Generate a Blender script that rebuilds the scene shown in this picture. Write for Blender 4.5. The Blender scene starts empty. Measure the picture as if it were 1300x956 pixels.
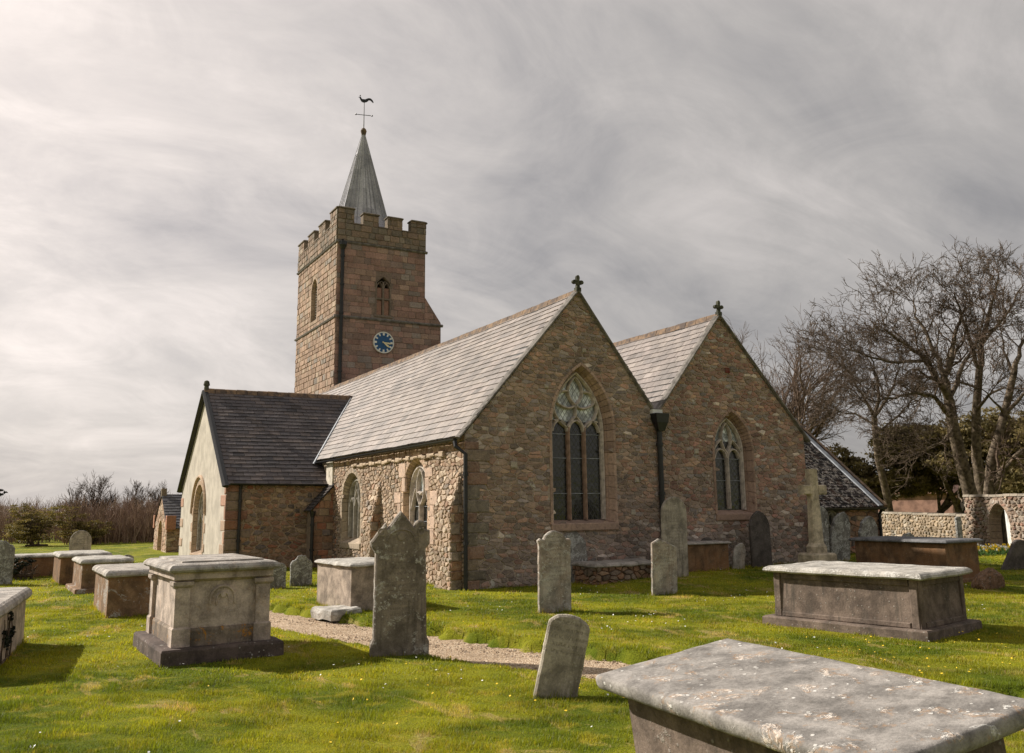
import bpy, bmesh, math, random
import numpy as np
from mathutils import Vector, Matrix, noise
from mathutils.geometry import tessellate_polygon
R = math.radians
scn = bpy.context.scene
col = scn.collection

# ------------------------------------------------------------------ camera
F_PX, PITCH, ROLL, YAW = 1104.62, 0.1859, -0.0121, 0.5096
CAM = Vector((-8.176, -16.744, 1.705))
fw = Vector((math.sin(YAW)*math.cos(PITCH), math.cos(YAW)*math.cos(PITCH), math.sin(PITCH)))
rt = Vector((math.cos(YAW), -math.sin(YAW), 0)); up = rt.cross(fw)
rt2 = rt*math.cos(ROLL) + up*math.sin(ROLL); up2 = up*math.cos(ROLL) - rt*math.sin(ROLL)
cd = bpy.data.cameras.new('camera'); cam = bpy.data.objects.new('camera', cd); col.objects.link(cam)
M = Matrix((rt2, up2, -fw)).transposed().to_4x4(); M.translation = CAM
cam.matrix_world = M
cd.sensor_width = 36; cd.sensor_fit = 'HORIZONTAL'; cd.lens = 36*F_PX/1300
cd.shift_y = -44.5/1300
cd.clip_start = 0.1; cd.clip_end = 5000
scn.camera = cam

# ------------------------------------------------------------------ light
SUN_EL, SUN_AZ = R(34), R(-40)          # azimuth from +Y towards +X
sd = Vector((math.sin(SUN_AZ)*math.cos(SUN_EL), math.cos(SUN_AZ)*math.cos(SUN_EL), math.sin(SUN_EL)))
sl = bpy.data.lights.new('sun', 'SUN'); sl.energy = 5.0; sl.angle = R(0.6); sl.color = (1, .93, .83)
so = bpy.data.objects.new('sun', sl); col.objects.link(so)
so.rotation_euler = sd.to_track_quat('Z', 'Y').to_euler(); so.location = (-30, 40, 40)
scn.view_settings.view_transform = 'Standard'; scn.view_settings.look = 'None'
scn.view_settings.exposure = 0.45; scn.view_settings.gamma = 1
try: scn.view_settings.use_curve_mapping = False
except Exception: pass

class NT:
    def __init__(s, nt): s.nt = nt; s.l = nt.links
    def n(s, typ, **kw):
        x = s.nt.nodes.new(typ)
        ins = kw.pop('ins', {})
        for k, v in kw.items(): setattr(x, k, v)
        for k, v in ins.items(): s.put(x.inputs[k], v)
        return x
    def put(s, sock, v):
        if isinstance(v, bpy.types.NodeSocket): s.l.new(v, sock)
        elif isinstance(v, bpy.types.Node): s.l.new(v.outputs[0], sock)
        else: sock.default_value = v
    def math(s, op, a, b=0.0, c=None, clamp=False):
        x = s.n('ShaderNodeMath', operation=op, use_clamp=clamp); s.put(x.inputs[0], a); s.put(x.inputs[1], b)
        if c is not None: s.put(x.inputs[2], c)
        return x.outputs[0]
    def vmath(s, op, a, b=None):
        x = s.n('ShaderNodeVectorMath', operation=op); s.put(x.inputs[0], a)
        if b is not None: s.put(x.inputs[1], b)
        return x
    def noise(s, vec, scale, detail=4, rough=.55, dist=0.0):
        x = s.n('ShaderNodeTexNoise'); s.put(x.inputs['Vector'], vec); x.inputs['Scale'].default_value = scale
        x.inputs['Detail'].default_value = detail; x.inputs['Roughness'].default_value = rough
        x.inputs['Distortion'].default_value = dist; return x.outputs['Fac']
    def ramp(s, f, pts):
        x = s.n('ShaderNodeValToRGB'); s.put(x.inputs[0], f); e = x.color_ramp.elements
        while len(e) < len(pts): e.new(.5)
        for i, (p, c) in enumerate(pts):
            e[i].position = p; e[i].color = c if len(c) == 4 else (*c, 1)
        return x.outputs[0]
    def step(s, f, a, b):
        x = s.n('ShaderNodeMapRange', interpolation_type='SMOOTHSTEP'); s.put(x.inputs['Value'], f)
        x.inputs['From Min'].default_value = a; x.inputs['From Max'].default_value = b; return x.outputs[0]
    def mix(s, f, a, b, typ='MIX'):
        x = s.n('ShaderNodeMix', data_type='RGBA', blend_type=typ)
        s.put(x.inputs[0], f)
        for sock, v in ((x.inputs[6], a), (x.inputs[7], b)):
            if isinstance(v, tuple) and len(v) == 3: v = (*v, 1)
            s.put(sock, v)
        return x.outputs[2]
    def mapping(s, vec, scale=(1, 1, 1), loc=(0, 0, 0), rot=(0, 0, 0)):
        x = s.n('ShaderNodeMapping'); s.put(x.inputs[0], vec); x.inputs['Scale'].default_value = scale
        x.inputs['Location'].default_value = loc; x.inputs['Rotation'].default_value = rot; return x.outputs[0]

# world: thin high cloud over a Nishita sky
w = bpy.data.worlds.new('World'); scn.world = w; w.use_nodes = True
t = NT(w.node_tree); w.node_tree.nodes.clear()
sky = t.n('ShaderNodeTexSky', sky_type='NISHITA', sun_disc=False, sun_elevation=SUN_EL, sun_rotation=SUN_AZ,
          air_density=1.0, dust_density=2.5, ozone_density=1.0)
bg1 = t.n('ShaderNodeBackground', ins={0: sky.outputs[0], 1: .06})
tc = t.n('ShaderNodeTexCoord'); dirv = t.vmath('NORMALIZE', tc.outputs['Generated']).outputs[0]
sep = t.n('ShaderNodeSeparateXYZ', ins={0: dirv})
zz = t.math('ADD', t.math('MAXIMUM', sep.outputs[2], 0.0), .42)
cx_ = t.math('DIVIDE', sep.outputs[0], zz); cy_ = t.math('DIVIDE', sep.outputs[1], zz)
cv = t.n('ShaderNodeCombineXYZ', ins={0: cx_, 1: cy_, 2: 0.0}).outputs[0]
cvr = t.mapping(cv, scale=(1.3, 2.1, 1), rot=(0, 0, R(-12)), loc=(.7, .3, 0))
n1 = t.noise(cvr, 1.25, 10, .60, .7); n2 = t.noise(t.mapping(cv, scale=(1.0, 1.6, 1), rot=(0, 0, R(40)), loc=(3.3, 1.2, 0)), .9, 4, .5, .6)
n3 = t.noise(t.mapping(cv, scale=(3.6, 5.2, 1), rot=(0, 0, R(-20))), 1.0, 9, .64, 1.1)
cl = t.math('ADD', t.math('ADD', t.math('MULTIPLY', n1, .44), t.math('MULTIPLY', n2, .30)), t.math('MULTIPLY', n3, .26))
glowdir = Vector((math.sin(YAW-R(36))*math.cos(R(23)), math.cos(YAW-R(36))*math.cos(R(23)), math.sin(R(23))))
dt = t.vmath('DOT_PRODUCT', dirv, tuple(sd)).outputs['Value']
dg = t.vmath('DOT_PRODUCT', dirv, tuple(glowdir)).outputs['Value']
g1 = t.math('POWER', t.math('MAXIMUM', dg, 0.0), 7.0)
g2 = t.math('POWER', t.math('MAXIMUM', dt, 0.0), 3.0)
bri = t.ramp(cl, [(.36, (.29, .295, .31)), (.45, (.40, .40, .405)), (.53, (.495, .49, .485)), (.63, (.64, .625, .615))])
fac = t.math('ADD', t.math('MULTIPLY', g1, .55), t.math('MULTIPLY', g2, .22))
amp = t.math('ADD', .74, fac)
warm = t.mix(t.math('MULTIPLY', fac, 1.1, clamp=True), (1.0, .985, .975), (1.0, .925, .885))
cc = t.mix(1.0, t.mix(1.0, bri, warm, 'MULTIPLY'), (1.0, .968, .945), 'MULTIPLY')
bg2 = t.n('ShaderNodeBackground', ins={0: cc, 1: amp})
ms = t.n('ShaderNodeMixShader', ins={0: .9, 1: bg1.outputs[0], 2: bg2.outputs[0]})
wo = t.n('ShaderNodeOutputWorld'); t.l.new(ms.outputs[0], wo.inputs[0])

# ------------------------------------------------------------------ materials
def newmat(name):
    m = bpy.data.materials.new(name); m.use_nodes = True; m.node_tree.nodes.clear(); return m, NT(m.node_tree)
def finish(t, m, base, rough=.9, bump=None, bstr=.5, bdist=.02, spec=.3, metal=0.0, extra=None):
    b = t.n('ShaderNodeBsdfPrincipled')
    if isinstance(base, tuple): base = (*base, 1) if len(base) == 3 else base
    t.put(b.inputs['Base Color'], base); t.put(b.inputs['Roughness'], rough)
    b.inputs['Specular IOR Level'].default_value = spec; b.inputs['Metallic'].default_value = metal
    if bump is not None:
        bp = t.n('ShaderNodeBump', ins={'Height': bump}); bp.inputs['Strength'].default_value = bstr; bp.inputs['Distance'].default_value = bdist
        t.l.new(bp.outputs[0], b.inputs['Normal'])
    for k, v in (extra or {}).items(): t.put(b.inputs[k], v)
    o = t.n('ShaderNodeOutputMaterial'); t.l.new(b.outputs[0], o.inputs[0]); return m
def pos(t): return t.n('ShaderNodeNewGeometry').outputs['Position']
def obc(t): return t.n('ShaderNodeTexCoord').outputs['Object']
def acol(t): return t.n('ShaderNodeAttribute', attribute_name='Col').outputs['Color']

def mat_wall(name, lichen=.5, lscale=5.0, white=.62, bs=.6, stain=.3, lcol=(.55, .53, .47), smear=0.0, smc=(.3, .25, .2)):
    m, t = newmat(name); P = pos(t); c = acol(t)
    a = t.noise(P, 14, 6, .65); b = t.noise(P, 60, 4, .6); g = t.noise(P, 1.3, 4, .6)
    c = t.mix(.75, c, t.ramp(a, [(.28, (.52, .52, .55)), (.5, (1, 1, 1)), (.75, (1.35, 1.3, 1.22))]), 'MULTIPLY')
    c = t.mix(.6, c, t.ramp(b, [(.3, (.65, .65, .65)), (.7, (1.3, 1.3, 1.3))]), 'MULTIPLY')
    c = t.mix(stain, c, t.ramp(g, [(.35, (.50, .48, .46)), (.62, (1.15, 1.1, 1.05))]), 'MULTIPLY')
    if smear: c = t.mix(t.math('MULTIPLY', t.math('MULTIPLY', t.step(t.noise(P, 7, 6, .7, .6), .40, .62), t.step(b, .35, .55)), smear), c, smc)
    l1 = t.noise(P, lscale, 5, .7, .4); l2 = t.noise(P, lscale*5, 3, .6)
    lm = t.math('MULTIPLY', t.step(l1, white, white+.05), t.step(l2, .42, .52))
    c = t.mix(t.math('MULTIPLY', lm, lichen), c, lcol)
    h = t.math('ADD', t.math('MULTIPLY', a, .7), t.math('MULTIPLY', b, .35))
    return finish(t, m, c, .92, h, bs, .03, .2)

def mat_grave(name, base, dark=(.07, .06, .05), lichen=.6, ltone=(.5, .49, .45), orange=.0, streak=.4, lthr=.56, rust=.0, letters=False, lsc=6.):
    m, t = newmat(name); P = obc(t); PW = pos(t)
    a = t.noise(P, 4, 6, .65, .3); b = t.noise(P, 45, 5, .65); st = t.noise(t.mapping(P, scale=(9, 9, 1.1)), 1, 5, .6, .4)
    c = t.mix(t.step(a, .32, .68), tuple(x*.55 for x in base), tuple(min(1, x*1.35) for x in base))
    c = t.mix(t.math('MULTIPLY', t.step(st, .5, .72), streak), c, dark)
    if rust: c = t.mix(t.math('MULTIPLY', t.step(t.noise(P, 2.3, 4, .6, .5), .42, .6), rust), c, (.25, .125, .055))
    c = t.mix(.55, c, t.ramp(b, [(.3, (.6, .6, .6)), (.72, (1.35, 1.35, 1.35))]), 'MULTIPLY')
    l1 = t.noise(P, lsc, 5, .72, .6); l2 = t.noise(P, 38, 4, .7)
    lm = t.math('MULTIPLY', t.step(l1, lthr, lthr+.07), t.step(l2, .38, .56))
    c = t.mix(t.math('MULTIPLY', lm, lichen), c, ltone)
    pit = t.step(t.noise(P, 120, 3, .7), .34, .44); c = t.mix(.45, c, t.mix(pit, (.45, .42, .40), (1, 1, 1)), 'MULTIPLY')
    v = t.n('ShaderNodeTexVoronoi', ins={'Vector': t.mapping(P, scale=(1, 1, 1), loc=(3, 1, 2)), 'Scale': 17.0})
    sp = t.math('MULTIPLY', t.math('SUBTRACT', 1.0, t.step(t.math('ADD', v.outputs['Distance'], t.math('MULTIPLY', l2, .25)), .27, .34)), t.step(t.noise(P, 2.7, 3), .45, .6))
    c = t.mix(t.math('MULTIPLY', sp, lichen*.8), c, tuple(min(1, x*1.1) for x in ltone))
    if orange: c = t.mix(t.math('MULTIPLY', t.math('MULTIPLY', t.step(t.noise(P, 5.3, 4, .7, .7), .54, .62), t.step(l2, .4, .55)), orange), c, (.42, .19, .03))
    h = t.math('ADD', t.math('MULTIPLY', b, .5), t.math('MULTIPLY', t.math('ADD', lm, sp), .5))
    if letters:   # weathered, illegible cut lines
        s2 = t.n('ShaderNodeSeparateXYZ', ins={0: P})
        row = t.math('SINE', t.math('MULTIPLY', s2.outputs[2], 92.0))
        ch = t.noise(t.mapping(P, scale=(75, 1, 26)), 1, 2, .5)
        lt = t.math('MULTIPLY', t.step(row, .0, .35), t.step(ch, .5, .6))
        ar = t.math('MULTIPLY', t.math('SUBTRACT', 1.0, t.step(t.math('ABSOLUTE', s2.outputs[0]), .19, .22)), t.math('MULTIPLY', t.step(s2.outputs[2], .42, .5), t.math('SUBTRACT', 1.0, t.step(s2.outputs[2], 1.2, 1.3))))
        lt = t.math('MULTIPLY', lt, ar)
        c = t.mix(t.math('MULTIPLY', lt, .35), c, dark); h = t.math('SUBTRACT', h, t.math('MULTIPLY', lt, .5))
    return finish(t, m, c, .9, h, .7, .012, .25)

def mat_simple(name, c, rough=.6, var=.3, scale=8, bs=.3, bd=.005, spec=.4, metal=0.0, c2=None):
    m, t = newmat(name); P = pos(t)
    n = t.noise(P, scale, 5, .6); n3 = t.noise(P, scale*7, 3, .6)
    cc = t.mix(t.step(n, .35, .65), tuple(x*(1-var) for x in c), c2 or tuple(min(1, x*(1+var)) for x in c))
    return finish(t, m, cc, rough, t.math('ADD', n, t.math('MULTIPLY', n3, .5)), bs, bd, spec, metal)

def mat_slate(name, lichen=.3, rough=.42, lc=(.42, .41, .38), thr=.62, lsc=3.0, spec=.5):
    m, t = newmat(name); P = pos(t); c = acol(t)
    a = t.noise(P, 22, 5, .6); b = t.noise(P, 1.1, 4, .6, .5)
    c = t.mix(.5, c, t.ramp(a, [(.3, (.65, .65, .65)), (.7, (1.35, 1.3, 1.25))]), 'MULTIPLY')
    c = t.mix(.35, c, t.ramp(t.noise(t.mapping(P, scale=(1.2, 5, .5)), 2.0, 4, .6), [(.35, (.62, .6, .58)), (.6, (1.1, 1.1, 1.1))]), 'MULTIPLY')
    c = t.mix(.45, c, t.ramp(b, [(.38, (.5, .5, .5)), (.6, (1.15, 1.12, 1.1))]), 'MULTIPLY')
    l1 = t.noise(P, lsc, 4, .7, .5); l2 = t.noise(P, lsc*8, 3, .6)
    lm = t.math('MULTIPLY', t.step(l1, thr, thr+.05), t.step(l2, .42, .54))
    c = t.mix(t.math('MULTIPLY', lm, lichen), c, lc)
    ro = t.math('ADD', rough, t.math('MULTIPLY', a, .2))
    return finish(t, m, c, ro, a, .25, .01, spec)

def mat_grass(name, blades):
    m, t = newmat(name); P = pos(t)
    a = t.noise(P, .55, 4, .6, .3); b = t.noise(P, 3.2, 5, .65, .5); d = t.noise(t.mapping(P, scale=(1.0, .45, 1), rot=(0, 0, R(28))), 2.1, 5, .7, .8)
    c = t.mix(t.step(a, .38, .62), (.16, .215, .014), (.41, .41, .028))
    c = t.mix(t.math('MULTIPLY', t.step(b, .5, .7), .65), c, (.56, .48, .06))
    c = t.mix(t.math('MULTIPLY', t.step(d, .55, .65), .75), c, (.62, .48, .20))
    if blades:
        at = t.n('ShaderNodeAttribute', attribute_name='Col').outputs['Color']
        c = t.mix(1.0, c, at, 'MULTIPLY')
        b1 = t.n('ShaderNodeBsdfPrincipled', ins={'Base Color': c, 'Roughness': .55}); b1.inputs['Specular IOR Level'].default_value = .35
        b2 = t.n('ShaderNodeBsdfTranslucent', ins={0: t.mix(1.0, c, (1.15, 1.1, .6), 'MULTIPLY')})
        mx = t.n('ShaderNodeMixShader', ins={0: .5, 1: b1.outputs[0], 2: b2.outputs[0]})
        o = t.n('ShaderNodeOutputMaterial'); t.l.new(mx.outputs[0], o.inputs[0]); return m
    c = t.mix(1.0, c, t.ramp(t.noise(P, 70, 4, .7), [(.3, (.30, .32, .25)), (.7, (.80, .80, .75))]), 'MULTIPLY')
    return finish(t, m, c, .95, t.noise(P, 40, 5, .7), 1.0, .03, .1)

def mat_gravel():
    m, t = newmat('gravel'); P = pos(t)
    v = t.n('ShaderNodeTexVoronoi', ins={'Vector': P, 'Scale': 62.0}); v.inputs['Randomness'].default_value = 1
    cs = t.n('ShaderNodeSeparateColor', ins={0: v.outputs['Color']})
    c = t.ramp(cs.outputs[0], [(0, (.20, .135, .09)), (.35, (.40, .285, .19)), (.7, (.55, .42, .29)), (1, (.70, .60, .47))])
    c = t.mix(.7, c, t.ramp(t.noise(P, 1.7, 4, .6, .5), [(.35, (.7, .66, .6)), (.65, (1.1, 1.08, 1.05))]), 'MULTIPLY')
    h = t.math('SUBTRACT', 1.0, v.outputs['Distance'])
    h = t.math('ADD', h, t.math('MULTIPLY', cs.outputs[1], .8))
    return finish(t, m, c, .9, h, .9, .012, .2)

def mat_leaf(name, c1, c2, trans=.25):
    m, t = newmat(name); P = pos(t); at = acol(t)
    c = t.mix(t.step(t.noise(P, 1.2, 3), .35, .65), c1, c2)
    c = t.mix(1.0, c, at, 'MULTIPLY')
    b1 = t.n('ShaderNodeBsdfPrincipled', ins={'Base Color': c, 'Roughness': .6}); b1.inputs['Specular IOR Level'].default_value = .3
    b2 = t.n('ShaderNodeBsdfTranslucent', ins={0: c})
    mx = t.n('ShaderNodeMixShader', ins={0: trans, 1: b1.outputs[0], 2: b2.outputs[0]})
    o = t.n('ShaderNodeOutputMaterial'); t.l.new(mx.outputs[0], o.inputs[0]); return m

def mat_glass(name, c, rough=.12, lattice=0, spec=.8):
    m, t = newmat(name); P = obc(t)
    n = t.noise(P, 7, 3, .5); v = t.n('ShaderNodeTexVoronoi', ins={'Vector': P, 'Scale': 9.0})
    cc = t.mix(t.step(t.noise(P, 2.4, 4, .7, .8), .4, .68), tuple(x*.5 for x in c), tuple(min(1, x*1.7) for x in c))
    sp = t.n('ShaderNodeSeparateXYZ', ins={0: P}); hx = t.math('ADD', sp.outputs[0], sp.outputs[1])
    lead = None; cellv = None
    for sg in (1.0, -1.0):
        q = t.math('ADD', t.math('MULTIPLY', hx, 8.5), t.math('MULTIPLY', sp.outputs[2], 6.0*sg)); f = t.math('FRACT', q)
        l = t.math('SUBTRACT', 1.0, t.step(t.math('MINIMUM', f, t.math('SUBTRACT', 1.0, f)), .04, .09)); lead = l if lead is None else t.math('MAXIMUM', lead, l)
        fl = t.math('MULTIPLY', t.math('FLOOR', q), 3.7 if sg > 0 else 9.1); cellv = fl if cellv is None else t.math('ADD', cellv, fl)
    wn = t.n('ShaderNodeTexWhiteNoise', noise_dimensions='1D'); t.put(wn.inputs['W'], cellv)
    cc = t.mix(.6, cc, t.ramp(wn.outputs['Value'], [(0, (.5, .5, .5)), (1, (1.5, 1.5, 1.5))]), 'MULTIPLY')
    cc = t.mix(t.math('MULTIPLY', lead, .8), cc, (.03, .03, .03))
    h = t.math('ADD', n, t.math('MULTIPLY', wn.outputs['Value'], .35))
    return finish(t, m, cc, t.math('ADD', rough, t.math('MULTIPLY', lead, .5)), h, .3, .02, spec)

M_ = {}
M_['rubble'] = mat_wall('rubble_wall_dark', .8, 2.6, .61, .8, .5, smear=.3, smc=(.40, .335, .275))
M_['rubble_warm'] = mat_wall('rubble_wall_warm', .25, 4.0, .64, .95, .25, smear=.6, smc=(.50, .40, .31))
M_['tower'] = mat_wall('tower_blocks', .25, 3.0, .66, .6, .45, smear=.35, smc=(.32, .235, .185), lcol=(.40, .38, .33))
M_['dressed'] = mat_wall('dressed_granite', .2, 6.0, .66, .3, .2)
M_['yardwall'] = mat_wall('churchyard_wall', .5, 2.0, .58, .7, .2)
M_['render'] = mat_simple('lime_render', (.45, .41, .35), .95, .14, 2.0, .5, .02, .1)
M_['patch'] = mat_simple('cement_patch', (.55, .50, .42), .95, .2, 6.0, .5, .01, .1)
M_['slate'] = mat_slate('nave_slate', .25, .46, spec=.4)
M_['slate_wings'] = mat_slate('transept_slate', .35, .5, thr=.66, spec=.35)
M_['slate_lichen'] = mat_slate('vestry_slate', 1.0, .75, (.50, .45, .40), .50, 7.0, spec=.15)
M_['spirelead'] = mat_wall('spire_lead', .3, 2.2, .62, .25, .5, lcol=(.35,.34,.34))
M_['lead'] = mat_simple('lead', (.30, .32, .35), .5, .3, 3.0, .3, .01, .5)
M_['iron'] = mat_simple('black_iron', (.012, .012, .013), .45, .3, 10, .1, .002, .5)
M_['ridge'] = mat_simple('ridge_tile', (.17, .13, .11), .85, .4, 5, .4, .01, .2, c2=(.24, .16, .10))
M_['coping'] = mat_simple('verge_mortar', (.17, .155, .14), .9, .35, 6, .5, .01, .2)
M_['finial'] = mat_simple('finial_stone', (.075, .075, .055), .95, .5, 12, .6, .01, .2)
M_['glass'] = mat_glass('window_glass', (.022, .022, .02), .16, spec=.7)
M_['glass_sky_reflection'] = mat_glass('window_glass_sky_reflection', (.50, .54, .55), .25, spec=.9)  # lighter copy of the glass: reflected sky is put into its base colour
M_['tracery'] = mat_simple('tracery_stone', (.47, .41, .36), .9, .25, 9, .4, .008, .2)
M_['mullion'] = mat_simple('mullion_stone', (.30, .20, .15), .9, .25, 9, .4, .008, .2)
M_['tracery_grey'] = mat_simple('tracery_grey', (.30, .275, .235), .9, .25, 9, .4, .008, .2)
M_['clockblue'] = mat_simple('clock_blue', (.012, .085, .22), .4, .15, 9, .05, .002, .4)
M_['clockwhite'] = mat_simple('clock_white', (.75, .75, .70), .5, .08, 9, .05, .002, .4)
M_['gold'] = mat_simple('gilt', (.80, .70, .42), .4, .1, 9, .05, .002, .5)
M_['grass'] = mat_grass('lawn', False); M_['blades'] = mat_grass('grass_blades', True)
M_['gravel'] = mat_gravel()
M_['soil'] = mat_simple('soil', (.09, .06, .035), 1, .5, 20, .9, .03, .1)
M_['bark'] = mat_simple('bark', (.105, .08, .06), .95, .4, 6, .8, .03, .1, c2=(.19, .15, .11))
M_['twig'] = mat_simple('twigs', (.105, .078, .058), .95, .3, 6, .2, .01, .1)
M_['twig_thicket'] = mat_simple('thicket_twigs', (.27, .19, .145), .95, .35, 2, .2, .01, .1)
M_['twig_warm'] = mat_simple('twigs_warm', (.14, .10, .075), .95, .3, 6, .2, .01, .1)
M_['evergreen'] = mat_leaf('evergreen_leaves', (.15, .125, .05), (.30, .235, .10), .45)
M_['gorse'] = mat_leaf('bush_leaves', (.16, .13, .04), (.26, .20, .06), .4)
M_['pine'] = mat_leaf('pine_needles', (.018, .022, .014), (.03, .035, .02), .1)
M_['daffleaf'] = mat_leaf('daffodil_leaves', (.07, .15, .03), (.12, .22, .05), .4)
M_['yellow'] = mat_simple('petal_yellow', (.80, .55, .04), .6, .15, 30, .1, .002, .2)
M_['white'] = mat_simple('petal_white', (.8, .8, .76), .6, .05, 30, .1, .002, .2)
M_['door'] = mat_simple('white_door_paint', (.62, .62, .60), .6, .15, 5, .3, .004, .4)
M_['hill'] = mat_simple('hill_cover', (.13, .10, .08), 1, .4, .05, .5, .3, .1)
M_['tile'] = mat_simple('roof_tile_pink', (.32, .19, .15), .9, .3, 2, .4, .02, .2)
M_['tomb_buff'] = mat_grave('tomb_buff', (.45, .37, .31), lichen=.12, orange=.12, streak=.12, lthr=.64)
M_['tomb_foot'] = mat_grave('tomb_foot', (.22, .175, .135), lichen=.35, orange=.9, streak=.5, lthr=.6)
M_['tomb_plinth'] = mat_grave('tomb_plinth', (.10, .075, .065), lichen=.7, ltone=(.5, .48, .44), streak=.5, lthr=.62)
M_['lid_pale'] = mat_grave('lid_pale', (.37, .335, .30), lichen=.6, ltone=(.50, .48, .44), orange=.12, streak=.1, lthr=.5)
M_['lid_white'] = mat_grave('lid_white', (.40, .375, .335), lichen=.7, ltone=(.62, .60, .56), streak=.2, lthr=.5)
M_['lid_grey'] = mat_grave('lid_grey', (.15, .15, .155), lichen=.5, ltone=(.5, .5, .48), streak=.2, lthr=.66)
M_['lid_mauve'] = mat_grave('lid_mauve', (.27, .25, .23), lichen=1.0, ltone=(.66, .64, .60), orange=.3, streak=.3, lthr=.57, lsc=5.5)
M_['tomb_rust'] = mat_grave('tomb_rust', (.23, .145, .085), dark=(.09, .055, .035), lichen=.9, ltone=(.42, .40, .37), streak=.3, rust=.45, lthr=.52, lsc=2.4)
M_['tomb_rust2'] = mat_grave('tomb_rust_plain', (.19, .115, .065), dark=(.04, .03, .025), lichen=.3, ltone=(.36, .34, .3), streak=.6, rust=.5, lthr=.66)
M_['tomb_brown'] = mat_grave('tomb_brown', (.165, .125, .10), lichen=.3, streak=.75, lthr=.64)
M_['tomb_cement'] = mat_grave('tomb_cement', (.34, .275, .22), dark=(.13, .1, .08), lichen=.12, streak=.3, lthr=.66)
M_['hs_dark'] = mat_grave('headstone_spotted', (.22, .185, .15), lichen=.95, ltone=(.50, .48, .43), streak=.75, lthr=.55, letters=True, lsc=5)
M_['hs_grey'] = mat_grave('headstone_grey', (.38, .345, .30), lichen=.85, ltone=(.56, .54, .49), streak=.4, rust=.25, lthr=.54, letters=True)
M_['hs_moss'] = mat_grave('headstone_mossy', (.36, .32, .26), dark=(.10, .085, .06), lichen=.5, ltone=(.5, .48, .42), streak=.7, lthr=.60, letters=True)
M_['hs_black'] = mat_grave('headstone_black', (.105, .09, .08), lichen=.4, ltone=(.3, .3, .28), streak=.5, lthr=.62)
M_['hs_lichen'] = mat_grave('headstone_lichen', (.20, .19, .17), lichen=.85, ltone=(.5, .5, .47), streak=.4, lthr=.48)
M_['cross_buff'] = mat_grave('cross_buff', (.52, .44, .32), dark=(.14, .12, .07), lichen=.15, streak=.3, lthr=.64)
M_['rock'] = mat_grave('rock_brown', (.17, .10, .06), lichen=.6, ltone=(.6, .57, .5), orange=.2, streak=.3, lthr=.58)

# ------------------------------------------------------------------ mesh helpers
class MB:
    def __init__(s): s.v = []; s.f = []; s.c = []; s.m = []
    def add(s, vs, fs, c=(1, 1, 1), mi=0):
        b = len(s.v); s.v.extend(vs); s.f.extend([tuple(b+i for i in f) for f in fs])
        if c and isinstance(c[0], (tuple, list)): s.c.extend(c)
        else: s.c.extend([c]*len(vs))
        s.m.extend([mi]*len(fs)); return s
    def build(s, name, mats, parent=None, smooth=False):
        me = bpy.data.meshes.new(name); me.from_pydata([tuple(v) for v in s.v], [], s.f)
        if not isinstance(mats, (list, tuple)): mats = [mats]
        for mm in mats: me.materials.append(M_[mm] if isinstance(mm, str) else mm)
        if s.c:
            a = me.color_attributes.new('Col', 'FLOAT_COLOR', 'POINT')
            arr = np.ones((len(s.v), 4), dtype=np.float32); arr[:, :3] = np.array([tuple(c)[:3] for c in s.c], dtype=np.float32)
            a.data.foreach_set('color', arr.ravel())
        if len(mats) > 1: me.polygons.foreach_set('material_index', s.m)
        if smooth: me.polygons.foreach_set('use_smooth', [True]*len(me.polygons))
        me.update(); o = bpy.data.objects.new(name, me); col.objects.link(o)
        if parent: o.parent = parent
        return o
def tag(o, label=None, cat=None, group=None, kind=None):
    for k, v in (('label', label), ('category', cat), ('group', group), ('kind', kind)):
        if v: o[k] = v
    return o
def empty(name, loc=(0, 0, 0), label=None, cat=None, group=None, rz=0.0):
    o = bpy.data.objects.new(name, None); col.objects.link(o); o.location = loc; o.rotation_euler = (0, 0, rz)
    o.empty_display_size = .3
    return tag(o, label, cat, group)
class Fr:
    def __init__(s, O, U, V):
        s.O, s.U, s.V = Vector(O), Vector(U).normalized(), Vector(V).normalized(); s.N = s.U.cross(s.V)
    def __call__(s, u, v, n=0.0): return s.O + s.U*u + s.V*v + s.N*n
def box_v(x0, x1, y0, y1, z0, z1):
    return [Vector((x, y, z)) for z in (z0, z1) for x, y in ((x0, y0), (x1, y0), (x1, y1), (x0, y1))]
BF = [(3, 2, 1, 0), (4, 5, 6, 7), (0, 1, 5, 4), (1, 2, 6, 5), (2, 3, 7, 6), (3, 0, 4, 7)]
def fbox(mb, fr, u0, u1, v0, v1, n0, n1, c=(1, 1, 1), mi=0):
    p = [fr(u, v, n) for n in (n0, n1) for u, v in ((u0, v0), (u1, v0), (u1, v1), (u0, v1))]
    mb.add(p, BF, c, mi)
def bbox(mb, fr, u0, u1, v0, v1, n0, n1, c=(1, 1, 1), b=.012, j=0.0, rnd=random):
    """block with bevelled front face"""
    J = lambda: rnd.uniform(-j, j)
    q = [(u0, v0), (u1, v0), (u1, v1), (u0, v1)]
    q = [(a+J(), d+J()) for a, d in q]
    cu, cv = (u0+u1)/2, (v0+v1)/2
    q2 = [(a+(b if a < cu else -b), d+(b if d < cv else -b)) for a, d in q]
    p = [fr(a, d, n0) for a, d in q]+[fr(a, d, n1-b*.7) for a, d in q]+[fr(a, d, n1+J()*.5) for a, d in q2]
    f = [(0, 1, 5, 4), (1, 2, 6, 5), (2, 3, 7, 6), (3, 0, 4, 7), (4, 5, 9, 8), (5, 6, 10, 9), (6, 7, 11, 10), (7, 4, 8, 11), (8, 9, 10, 11)]
    mb.add(p, f, c)
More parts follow.
